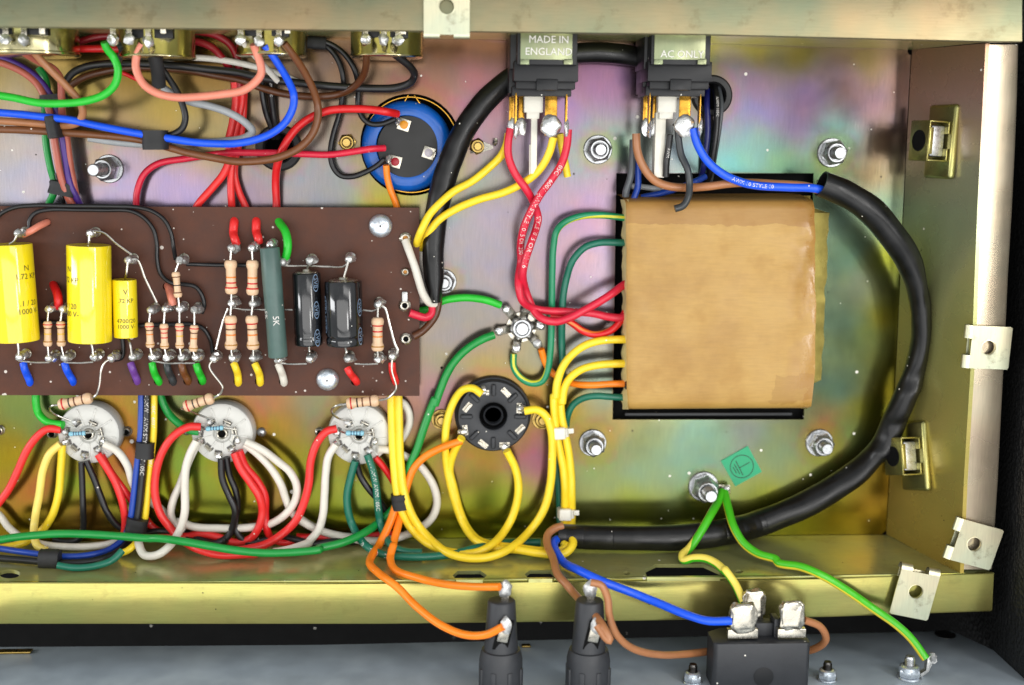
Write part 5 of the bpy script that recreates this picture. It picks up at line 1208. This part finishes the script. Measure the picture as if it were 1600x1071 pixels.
W("thin black wire curling from the sleeve to the blue capacitor's lower tag",'black',4.6, fp('A2',[(470,215,36),(530,245,34),(580,310),(605,400),(600,500,26),(582,590),(555,680),(540,770),(552,845),(590,890),(650,896),(720,872),(780,838),(815,808,30)]))
W("thin black wire curling from the sleeve to the blue capacitor's upper tag",'black',4.6, fp('A2',[(480,205,42),(550,230,38),(610,275),(660,350),(682,440,28),(680,530),(700,595),(740,628),(800,630),(868,605,32)]))
band('black sleeve on a pair of black wires right of the third potentiometer','A2',[(425,215),(518,222)],20,16,42)
W('left shiny black wire entering the rubber grommet','black',5, fp('A2',[(190,400,24),(195,480,22),(212,570,16),(240,650,6),(252,700,-8)]), 'grom1')
W('right shiny black wire entering the rubber grommet, with white print','black',5.4, fp('A2',[(238,390,28),(240,470,26),(248,560,18),(262,640,8),(270,700,-8)]), 'grom2')
wire_print('grom2', 'AWM 105C', 5.5, 2, rev=False)
W('orange wire from the lower tag of the blue capacitor down to the board edge','orange',5.6, fp('A2',[(822,838,32),(828,900,28),(845,965,24),(870,1030,20),(890,1110,16)]))
band('black sleeve binding the blue and brown wires, near the left edge','A1',[(262,590),(285,700)],21,36,76); band('black sleeve binding the blue and brown wires, farther right','A1',[(785,662),(790,760)],40,34,80)
band('black sleeve tying the vertical bundle just above the board','A1',[(322,925),(312,990)],42,24,36); band('black sleeve behind the green loop on the vertical bundle','A1',[(270,480),(275,515)],44,24,44)
# ---- yellow and red pairs from the left rocker switch
W('yellow wire curving from the left tag of the left rocker switch to the board end','yellow',6.4, fp('A3',[(290,640,64),(280,690),(255,745),(200,800),(120,865),(30,915),(-30,965,70),(-90,1030),(-130,1110),(-160,1200,30)]))
W('yellow wire curving from the middle tag of the left rocker switch to the board end','yellow',6.6, fp('A3',[(505,655,102),(485,730,96),(440,810,88),(370,870,80),(270,920,70),(150,955),(40,1000,62),(-40,1050),(-90,1110,56),(-130,1190,28)]))
W('short yellow wire ending behind the crimson wire below the left rocker switch','yellow',6, fp('A3',[(535,640,70),(545,710,66),(560,780,60),(572,845,56)]))
Ra = fp('A3',[(300,615,86),(288,680),(290,750),(320,830),(370,900,86),(405,960,74)])+fp('A7',[(672,70,60),(660,130,66),(632,210,80),(606,290),(592,360,74),(604,440,52),(625,500,48),(655,560,52),(700,600,60),(770,612),(840,590,64),(930,543),(1030,485),(1120,420,50),(1170,390,40)])
Rb = fp('A3',[(575,620,104),(568,700),(545,780),(495,860),(440,935,92)])+fp('A7',[(622,60,84),(592,140,76),(580,220,56),(582,300,50),(570,380,60),(572,440,68),(588,500,66),(640,540,52),(720,555,46),(830,560,44),(950,568),(1050,588),(1110,590),(1160,560,40)])
W("crimson wire of the twisted pair, starting on the left rocker switch's left tag",'crimson',6.5, Ra, 'ra'); W("crimson wire of the twisted pair, starting on the left rocker switch's right tag",'crimson',6.5, Rb, 'rb')
wire_print('rb','105C   600V   AWM STYLE 1015 OR 1230',9.5,50); wire_print('ra','STYLE 1015 OR 11 16',9.5,150)
W('red wire with an orange line sagging below the crimson pair into the transformer','red_stripe',5.8, fp('A7',[(735,585,40),(800,592,40),(850,620),(905,660),(970,680),(1040,665),(1095,620),(1130,560),(1165,530,40)]))
# ---- transformer leads
W('green wire with a yellow line, outermost loop from the transformer to the star tag','jade_stripe',5.6, fp('A7',[(1165,76,44),(1100,66),(1000,55),(900,60),(815,90),(768,140,34),(752,220),(746,350),(744,500),(742,640,26),(735,780),(718,880),(690,925),(640,935),(580,905),(545,850),(545,780,26)]))
W('dark teal wire from the transformer bending down behind the yellow wires','teal',5.8, fp('A7',[(1165,202,40),(1080,198),(990,200),(915,225),(855,290),(822,380,32),(803,480),(797,600),(796,720,22),(800,840)],18)+fp('B5',[(98,280,14),(104,400),(114,520),(122,640),(126,760,12),(140,860)]))
YA = fp('A7',[(1165,705,48),(1100,705),(1000,712),(920,735),(850,785),(800,850,44),(772,930),(762,1010)])+fp('B5',[(92,60,42),(92,160),(102,260,40),(122,370),(142,470),(152,580),(152,700,30),(152,800,20),(150,900,18)])
YB = fp('A7',[(1165,832,42),(1080,832),(980,840),(900,862),(840,905),(808,965),(797,1040)])+fp('B5',[(128,80,38),(134,180),(156,290,38),(174,390),(186,500),(190,620),(190,740,26),(188,830,18)])
W('yellow wire from the transformer, upper of two, running down through the cable ties','yellow',6.6, YA+fp('B4',[(1448,900,16),(1410,932,18),(1300,932,20),(1150,912),(1040,900),(950,868),(890,800),(848,700),(815,570,22),(795,480),(815,390,30),(862,300,44)]))
W('yellow wire from the transformer, lower of two, running down through the cable ties','yellow',6.6, YB+fp('B4',[(1480,900,14),(1430,948,18),(1300,945),(1170,925,22),(1040,915),(940,872),(868,775),(820,640),(782,480),(770,330,30),(782,200),(822,90),(872,32,40),(925,25,46),(975,58,50)]))
W('orange wire leaving the transformer and passing under the yellow wires to the star tag','orange',5.6, fp('A7',[(1160,936,40),(1050,938),(940,944),(850,935,26),(780,905,18),(735,868,18),(705,815,20),(688,755,26)]))
W('teal wire leaving the lower left corner of the transformer','teal',5.6, fp('B5',[(480,76,42),(400,72),(320,68),(250,82,34),(200,115,28),(172,165,24),(158,240,18),(150,340,12),(138,440,10)]))
def tie(fr, x, y, w, hh, tail, label, h=46, tilt=0):
    px, py = Q(fr, x, y); c = P(px, py, h); k = SC(px, py, h); t = thing('cable_tie', label, 'cable tie', c, 'white cable ties')
    d = V3((math.cos(tilt), math.sin(tilt), 0)); s = V3((-d.y, d.x, 0))
    mb = MB(); n = 20; A = []; B = []
    for sgn, lst in ((-1, A), (1, B)):
        for i in range(n):
            a = 2*math.pi*i/n; cx = math.copysign(abs(math.cos(a))**.6, math.cos(a)); cy = math.copysign(abs(math.sin(a))**.6, math.sin(a))
            lst.append(mb.bm.verts.new(c+V3((0,0,-9*K))+d*cx*w/2*k+up*cy*12*K+s*sgn*hh*.36*k))
    mb.bridge(A, B); mb.bm.faces.new(A); mb.bm.faces.new(B[::-1]); mb.build('strap', 'white_plastic', t)
    mb = MB(); mb.box(c+d*(-2*k)+up*2*K, d, s, up, w*.72*k, hh*k, 11*K, 3*K, 3); mb.build('head', 'white_plastic', t)
    mb = MB(); mb.box(c+d*(w*.5+tail*.3)*k+up*1*K+s*hh*.14*k, d, s, up, tail*k, hh*.42*k, 3*K, .8*K); mb.build('tail', 'white_plastic', t)
tie('B5',128,275,27,19,9,'white cable tie on the yellow wires, the upper one, right of the black socket',tilt=.06); tie('B5',160,728,27,19,8,'white cable tie on the yellow wires, the lower one, just above the black sleeve',40)
# ---- wires between the board, the star tag and the black socket
W('bright green wire from the board end to the upper left arm of the star tag','green',6.4, fp('A7',[(40,560,24),(100,545,26),(170,505,30),(240,490),(320,488),(400,500),(475,525,24)]))
W("long green wire from the star tag running along the foot of the chassis",'dgreen',6.8, fp('A7',[(440,682,26),(380,705,32),(300,755),(235,820),(190,895),(160,970),(130,1050,34)])+fp('B4',[(715,80,34),(660,220),(610,370),(575,450),(555,560),(520,640,30),(470,710),(410,765),(320,830,60),(200,885,84),(60,920,100)],52)+fp('B3',[(1000,925,106),(850,940,112),(700,944),(550,932),(400,908),(250,882,104),(100,862,92)],110)+fp('B2',[(780,808,86),(620,796),(450,786),(300,784),(150,795),(40,808),(-60,828)],84))
W('short brown wire curving from the lower right eyelet up into the black cable','umber',6.2, fp('A7',[(20,690,HB+6),(60,668,54),(105,625,50),(138,575,48),(150,520,46),(152,470,44)]))
W('short crimson wire from the third eyelet bending up into the black cable','crimson',6.6, fp('A7',[(0,566,HB+10),(40,580,58),(85,590,54),(115,570,50),(120,520,46),(122,480,44)]))
W('cream wire from the top right eyelet of the board down into the black cable','white',6.6, fp('A6',[(1015,222,HB+5),(1040,290,66),(1065,360,70),(1085,430,70),(1108,500,64),(1140,545,54),(1175,555,46)]))
W("orange wire from the black socket down to the left fuse holder's end tag",'orange',6.4, fp('B4',[(862,318,42),(800,338,44),(720,370),(640,420,40),(590,480),(560,560),(540,640),(522,720),(505,800,56),(480,890,72),(460,970,96)],84)+fp('B8',[(118,70,110),(108,110,126),(122,150,150),(200,180,190),(300,202,240),(400,210,280),(478,210,300)]))
W('orange wire coming down between the yellow wires to the left fuse holder side tag','orange',6.6, fp('B4',[(480,80,24),(488,260,26),(500,450,30),(505,600,36),(490,690,44),(455,790,56),(400,900,76)])+fp('B8',[(55,90,92),(38,130,120),(70,165,150),(130,210,190),(200,280,230),(280,340,262),(360,372,285),(430,372,302),(488,345,318)]))
W("yellow wire from the board edge looping to the black socket's bottom pin",'yellow',6.8, fp('B4',[(468,40,26),(472,200,32),(480,400,38),(494,560,44),(512,660,46),(550,760),(610,840,40),(700,905),(820,942),(940,942),(1040,890),(1120,790),(1165,680),(1178,570),(1160,470),(1112,372,46)]))
W("yellow wire from the board edge looping wide to the black socket's right pin",'yellow',6.8, fp('B4',[(508,40,28),(512,200,34),(518,400,40),(532,560,46),(556,660,50),(600,760),(680,860,48),(780,940),(900,972),(1030,962),(1150,905),(1250,810),(1320,700),(1355,570),(1366,420),(1362,270),(1330,180),(1280,145),(1212,152,46)]))
band('black sleeve binding the yellow and orange wires below the third white socket','B4',[(515,612),(525,695)],28,30,42)
# ---- lower left: wires of the white sockets
W('green wire from under the board to the left tag of the leftmost socket','green',6.6, fp('B2',[(190,20,20),(188,90,24),(200,150),(245,198,32),(330,215,40)]))
W('red wire from the left tag of the leftmost socket to the left edge','coral',6.6, fp('B2',[(318,240,42),(250,236,44),(195,275),(140,350),(95,450),(50,545),(0,615),(-60,680)]))
W('pale yellow wire from the leftmost socket, left of two, curling at the bottom','pale_yellow',6.6, fp('B2',[(315,315,40),(260,365,42),(225,450),(205,580),(185,690),(178,780,34),(195,845,28),(240,872,22)]))
W('yellow wire from the leftmost socket, right of two, sweeping left','yellow',6.6, fp('B2',[(325,318,36),(318,440,34),(305,580),(272,690),(220,765,28),(140,825,22),(50,852),(-60,868)]))
W('straight black wire hanging from the leftmost socket','black',5.4, fp('B2',[(425,410,40),(430,520,38),(434,640),(434,760,30),(412,812,24),(350,826,18),(280,815,14)]))
W('black wire curving right from the leftmost socket behind the tape','black',5.6, fp('B2',[(452,405,36),(485,480,34),(520,570),(560,670),(620,745,28),(720,780,18),(850,770,14),(980,778)],12)+fp('B3',[(360,880,14),(430,888),(480,870,18)]))
W('red wire from the leftmost socket running straight down to the tape','coral',6.4, fp('B2',[(512,368,40),(560,440,40),(605,520),(640,620),(655,720,34),(650,790,26)]))
W('red wire from the leftmost socket, right of two, passing behind the tape','red',6.2, fp('B2',[(530,375,34),(585,470,32),(640,545),(690,610,26),(750,690,20),(800,750,16),(860,785,16)]))
W('white wire from the leftmost socket passing behind the bundle and looping to the middle socket','white',6.6, fp('B2',[(545,315,40),(610,350,42),(665,425,40),(695,520,32),(740,580,22),(840,655,18),(895,720)],20)+fp('B3',[(220,770,24),(290,797,30),(440,806),(600,802),(720,782),(810,725,36),(862,650),(870,570),(835,495),(760,430,40),(680,370),(585,322,40)]))
W('white wire at the left edge sweeping under the green wire to the tape','white',6, fp('B2',[(-60,640,20),(0,690),(45,750,22),(110,800),(220,838),(350,852),(480,850),(590,832),(680,790,18)]))
W('white wire from the middle socket looping down below the green wire','white',6.8, fp('B3',[(312,318,42),(275,390,44),(250,480),(246,600),(245,720,52),(215,820,66),(160,905,74),(90,955,68),(20,955,60),(-10,900,48),(-12,860,40)]))
W('white wire from the middle socket hidden behind the other white one','white',6.6, fp('B3',[(318,325,34),(268,430,30),(220,560),(180,650),(168,730),(195,790),(240,815,26)]))
W('white wire from the right side of the middle socket running off to the third','white',6.6, fp('B3',[(580,335,32),(650,390,32),(725,470),(780,560),(812,650,28),(850,725),(920,780),(1020,825),(1120,850,30),(1230,858,26)]))
W('large red wire looping left from the middle socket down under the green wire','coral',6.8, fp('B3',[(335,240,44),(270,240,46),(190,285),(120,380),(84,500),(80,620),(112,730),(175,815,44),(250,885,40),(340,930,34),(450,955,30),(560,952,28),(650,946)]))
W('green wire from under the board to the middle socket','dgreen',6.6, fp('B3',[(105,20,18),(118,90,22),(155,165),(210,220,30),(270,258,36),(325,268,38)]))
W('red wire hanging from the middle socket, left of two','coral',6.6, fp('B3',[(520,385,42),(555,470,42),(610,550),(660,630),(678,710,38),(658,800),(610,865,30),(530,885,26),(440,858),(340,838,28),(250,850,24),(120,850,20)]))
W('red wire hanging from the middle socket, right of two','red',6.2, fp('B3',[(550,372,38),(585,460,34),(650,540),(692,620),(695,720,30),(700,800),(730,860,24),(800,885,24),(900,862),(1000,855),(1100,868,22),(1220,865,18)]))
W('black wire hanging from the middle socket, front one of two','black',6, fp('B3',[(448,420,42),(455,530,42),(490,620),(525,700),(520,780,36),(480,858,28),(410,892),(330,885,20),(250,870,16)]))
W('black wire hanging from the middle socket, rear one of two','black',5.6, fp('B3',[(478,410,36),(495,510,32),(530,600),(540,690,28),(525,780),(545,845,24),(600,885,20),(700,868),(780,850),(860,868),(950,890,16),(1080,880),(1200,880)]))
W('black wire running low between the middle socket and the tape','black',5.2, fp('B3',[(0,842,22),(60,825),(140,822),(250,838,14)]))
W('large red wire looping left from the third socket down under the green wire','coral',6.8, fp('B4',[(165,250,44),(110,265,46),(55,330),(20,430),(8,560)],46)+fp('B3',[(905,680,44),(860,770),(780,845,40),(690,898,34),(590,922,28),(500,935,22)]))
W('white wire from the left of the third socket bending down under the green wire','white',6.6, fp('B4',[(160,338,42),(120,400,44),(103,500),(96,620),(88,730),(60,820,42),(10,880)],40)+fp('B3',[(940,885,36),(850,918,30),(790,932,24),(740,940,20)]))
W('large white loop from the right side of the third socket round behind the yellow wires','white',6.6, fp('B4',[(390,365,38),(460,370,30),(540,400,24),(630,460,20),(700,560),(724,660),(700,740),(630,805,20),(530,850),(420,876),(300,872),(180,850,22),(90,825),(10,785),(-60,740)]))
W('white wire loop beside the yellow wires, right of the third socket','white',6.6, fp('B4',[(480,90,14),(530,105,14),(562,150),(570,210),(550,270),(510,330,12)]))
W('teal wire from the bottom of the third socket curving down to the chassis floor','teal',6.4, fp('B4',[(268,430,42),(240,530,42),(222,630),(235,740),(285,850,38),(350,920,32),(440,955),(560,965),(700,962,26),(830,945,18),(950,915,14),(1100,890),(1300,885)]),'teal1')
wire_print('teal1','10   1230   D',10,150)
W('teal wire with white print hanging from the third socket','teal',6.4, fp('B4',[(335,395,42),(365,480,42),(385,580),(395,690),(412,790,36),(445,870,30),(480,910),(540,935,24),(640,940)],22),'teal2')
wire_print('teal2','- - - I-MW AWM 105C',9,8)
W('black wire curving right from the third socket behind the teal one','black',5.6, fp('B4',[(272,435,36),(300,520,32),(350,595),(405,655,26),(445,720,20),(480,790,16)]))
W('short red wire right of the third socket vanishing behind the yellow wires','red',5.6, fp('B4',[(378,410,32),(430,470,28),(480,545,22),(530,640,16),(560,720)]))
W('red wire lying low under the green wire left of the orange wires','red',5.4, fp('B4',[(-60,850,18),(40,856),(130,858),(250,862),(350,850),(450,838),(540,845,16)]))
W('thin black wire lying low beside the red one under the green wire','black',4.6, fp('B4',[(-60,882,14),(40,885),(150,880),(280,870)]))
# ---- taped bundle between the first two sockets
W('blue wire of the taped bundle, running down and off to the left edge','cobalt',5.4, fp('B2',[(738,20,30),(738,150,36),(735,260,42),(722,380,44),(708,500),(695,620),(680,720),(650,800,44),(580,862,66),(470,895,88),(320,902,92),(160,885,86),(0,862,70),(-60,855)]))
W("black wire with white print in the taped bundle, leaving at the left edge",'black',6, fp('B2',[(768,20,32),(768,150,38),(762,270,44),(752,380,46),(742,500),(730,620),(712,730,46),(672,822),(600,888,84),(480,928,108),(320,938,112),(160,925,108),(0,912,100),(-60,908)]),'bund')
wire_print('bund','- I-MW   AWM STYLE 1007 105C',9,12)
W('yellow wire of the taped bundle with pale print, ending low behind the green wire','yellow',5.6, fp('B2',[(806,20,28),(805,150,34),(802,270,38),(792,380,40),(780,500),(768,620),(752,730,38),(720,820,30),(670,870,24),(620,890,20)]),'bundy')
wire_print('bundy','105C  600V',8,24,'inkwhite',False,0,2,62)
W('navy wire of the taped bundle seen between the blue and the black','navy',4, fp('B2',[(755,20,22),(752,150),(742,300,26),(732,450),(718,600),(698,720,28),(660,800,24)]))
W('teal wire curving out from under the lower left bundle','teal',5.6, fp('B2',[(640,872,22),(590,920,26),(500,952),(400,962,30),(330,954),(300,948)]))
band('black sleeve at the top of the taped bundle beside the leftmost socket','B2',[(762,302),(757,384)],29,30,42); band('black sleeve at the foot of the taped bundle above the green wire','B2',[(722,702),(708,776)],33,30,44)
band('black sleeve on the blue and black wires near the left edge of the chassis floor','B2',[(210,912),(312,916)],29,26,110)
# ---- right rocker switch and transformer top
W("tan wire from the right rocker switch swinging right into the black sleeve",'tan',6.8, fp('A3',[(900,640,84),(905,720),(935,800),(990,865),(1060,892),(1150,898),(1250,892,96),(1340,880),(1420,875)],104)+N_([(1215,288,108),(1262,292,110),(1300,306,108)]))
W("bright blue wire from the right rocker switch running into the black sleeve",'blue',6.8, fp('A3',[(1172,615,106),(1192,690),(1240,770),(1310,830),(1390,868,108)],108)+N_([(1180,290,112),(1230,293,114),(1275,295,114),(1310,306,110)]),'blue2')
wire_print('blue2','AWM 10 STYLE 10',8,100)
W('grey wire drooping from the left of the right rocker switch over the transformer opening','dgrey',5.8, fp('A3',[(885,670,66),(882,760,62),(872,850),(852,915,60),(850,940,58)]),None)
W('short grey wire lying across the top of the transformer opening','grey',4.8, fp('A8',[(120,105,18),(180,110,20),(260,124)]))
W('dark blue wire drooping behind the tan wire at the right rocker switch','cobalt',5.4, fp('A3',[(905,700,56),(908,800,52),(908,890,50),(890,950,52),(888,985,48)]))
W('dark blue wire lying across the top of the transformer','cobalt',5.2, fp('A3',[(925,945,30),(1000,930,36),(1090,905),(1180,870),(1230,845,26)]))
W('short black wire hanging straight from the middle tag of the right rocker switch','black',5.6, fp('A3',[(1062,645,92),(1055,700,90),(1045,770),(1042,845,86)]),'blk1'); wire_print('blk1','AWM',6,20)
W('thin black wire curling beside the nylon strip of the right rocker switch','black',4.4, fp('A3',[(1008,680,66),(1000,740),(1008,800),(1035,835)]))
W("dark grey wire under the right rocker switch ending in a blunt hook",'slate',5.8, fp('A3',[(1098,590,96),(1102,660),(1115,740,98),(1145,810,104),(1155,880),(1150,940,110),(1125,985,112),(1085,1000,112)]))
W('navy wire running down from the grommet beside the right rocker switch','navy',4.8, fp('A3',[(1240,430,-6),(1238,500,16),(1242,620,20),(1232,740,16),(1215,830,4),(1200,880,-10)]))
W('shiny black wire running down from the grommet beside the right rocker switch','black',5, fp('A3',[(1275,410,-6),(1285,480,18),(1285,600,22),(1272,720,18),(1255,820,8),(1235,880,-10)]),'blk2'); wire_print('blk2','AWM 105C',6,30)
W('thin dark grey wire right of the two wires leaving the grommet','dgrey',3.8, fp('A3',[(1295,420,-6),(1308,500,12),(1300,600,16),(1285,700,12),(1268,800,4),(1255,870,-10)]))
# ---- wires to the grey panel
W('tan wire from the open end of the black sleeve to the right fuse holder','tan',6.6, fp('B5',[(140,795,66),(100,805,70),(58,840,80),(55,900,100),(85,970,120)])+fp('B8',[(672,165,150),(705,205,185),(740,245,230),(785,290,285),(830,350,330),(850,392,338),(838,385,336),(806,340,326)]))
W("brown wire from the right fuse holder's end tag round behind the mains inlet",'tan',6.2, fp('B8',[(785,195,300),(820,205,302),(842,250),(848,310),(875,375,296),(930,420,280),(1020,440,258),(1120,436,230),(1220,425,196),(1330,425,186),(1450,430,190),(1535,422,214),(1578,390,236),(1560,345,250),(1505,322,258)]))
W('bright blue wire from the open end of the black sleeve to the mains inlet','blue',7, fp('B5',[(145,870,66),(105,870,72),(90,900,84),(110,950,100),(150,1000,116)])+fp('B8',[(740,152,140),(820,190,165),(920,228,190),(1020,268,215),(1110,305,238),(1180,325,252),(1262,325,260)]))
W("green and yellow earth wire twisting from the earth bolt to the mains inlet",'earth_pale',6.8, fp('B5',[(1030,600,20),(1005,660,40),(960,740,74),(905,835,92),(850,915,100),(808,955,112),(815,985,122),(870,972,128),(940,975,132),(1000,1005,140),(1045,1045,152)])+fp('B8',[(1240,155,180),(1275,205,205),(1300,262,222)]))
W("green earth wire with a yellow line running to the grey panel's bolt",'earth',6.9, fp('B5',[(1042,605,22),(1062,690,50),(1095,800,86),(1150,890,108),(1230,948,124),(1330,980,138)])+fp('B6',[(40,596,142),(130,612,152),(220,650,164),(310,705,178),(410,775,194),(500,838,210),(560,895,222),(612,968,234)]))
# ---- short wire ends on the board (each soldered to a turret and diving through a hole)
GS = 'short wire ends on the board'
def stub(label, col, fr, pts, r=6.2):
    n = len(pts); W(label, col, r, fp(fr, [(x, y, h) for (x, y), h in zip(pts, [HL-22, HL-20, HL-30, HB+2, HB-14])]), None, GS, 'wire_end')
stub('bright blue wire end below the leftmost yellow capacitor','blue','A5',((122,862),(128,890),(142,925),(155,955),(160,985)))
stub('bright blue wire end below the middle yellow capacitor','blue','A5',((338,862),(346,890),(362,922),(380,952),(388,985)))
stub('violet wire end below the small yellow capacitor','violet','A5',((682,862),(692,890),(704,920),(716,948),(722,980)))
stub('left bright green wire end in the lower row of the board','green','A5',((795,862),(800,890),(812,925),(828,952),(840,980)))
stub('dark grey wire end in the lower row of the board','slate','A5',((872,868),(878,895),(890,925),(904,953),(912,982)))
stub('brown wire end in the lower row of the board','brown','A5',((950,868),(956,895),(968,925),(982,950),(990,980)))
stub('right bright green wire end in the lower row of the board','green','A5',((1026,868),(1034,895),(1046,922),(1058,948),(1066,975)))
stub('left yellow wire end in the lower row of the board','yellow','A6',((118,862),(128,888),(138,920),(142,955),(142,985)))
stub('right yellow wire end in the lower row of the board','yellow','A6',((228,865),(240,892),(252,922),(256,955),(258,985)))
stub('white wire end below the grey green resistor','white','A6',((350,868),(360,892),(372,922),(380,955),(382,985)))
stub('slanting red wire end below the wide black capacitor','coral','A6',((712,888),(722,908),(738,930),(756,952),(768,980)))
stub('red wire end at the lower right corner of the board','coral','A6',((945,862),(946,890),(952,920),(962,950),(970,980)))
stub('left red wire end at the upper edge of the board','coral','A6',((132,240),(124,215),(116,180),(120,130),(124,100)),7.2)
stub('right red wire end at the upper edge of the board','coral','A6',((250,232),(246,208),(236,175),(236,130),(238,100)),7.2)
W('curved bright green wire end right of the grey green resistor','green',7, fp('A6',[(384,325,74),(396,285,80),(400,235,80),(388,175,72),(358,130,52),(345,105,36)]), None, GS, 'wire_end')
W('salmon wire end beside the top of the leftmost yellow capacitor','salmon',5.8, fp('A5',[(122,190,72),(160,172,74),(205,145,66),(240,128,52),(262,118,36)]), None, GS, 'wire_end')
W('curved red wire end between the two large yellow capacitors','red',7.2, fp('A5',[(306,570,72),(306,535,78),(300,500,72),(284,462,54),(274,435,36)]), None, GS, 'wire_end')
W('short salmon wire end beside the lone upper resistor','salmon',7, fp('A5',[(905,558,70),(898,525,70),(888,485,58),(876,450,40)]), None, GS, 'wire_end')
# thin black wires lying on the board
W('thin black wire along the upper edge of the board, dropping to the lone upper resistor','black',3.6, fp('A5',[(-30,120,62),(10,78),(80,48),(180,38),(350,40),(550,42),(720,48),(800,70),(860,115),(895,185),(908,260),(918,318,74)]))
W("thin black wire along the board's upper edge, looping to the row of four resistors",'black',3.6, fp('A5',[(155,170,60),(155,115),(185,78),(260,60),(400,60,57),(550,62),(680,66),(750,100),(800,160),(820,235),(822,320),(840,395),(890,440,60),(960,450),(1020,462),(1055,505),(1068,560),(1055,600,68)]))
W('thin black wire running right from the lone upper resistor under the resistor pairs','black',3.4, fp('A5',[(975,345,70),(1050,347,60),(1170,350,56)])+fp('A6',[(120,350,56),(230,352)],56))
W('thin black wire curving round the last of the four resistors','black',3.6, fp('A5',[(700,668,56),(790,662,56),(900,660),(1000,660),(1060,680),(1100,740),(1112,810,66)]))
W('thin black wire left of the small yellow capacitor foot','black',3.6, fp('A5',[(640,735,56),(645,790),(635,835),(600,845,64)]))
W('thin black wire between the left resistor pair and the middle yellow capacitor','black',3, fp('A5',[(215,645,55),(280,648,55),(380,652,55)]))
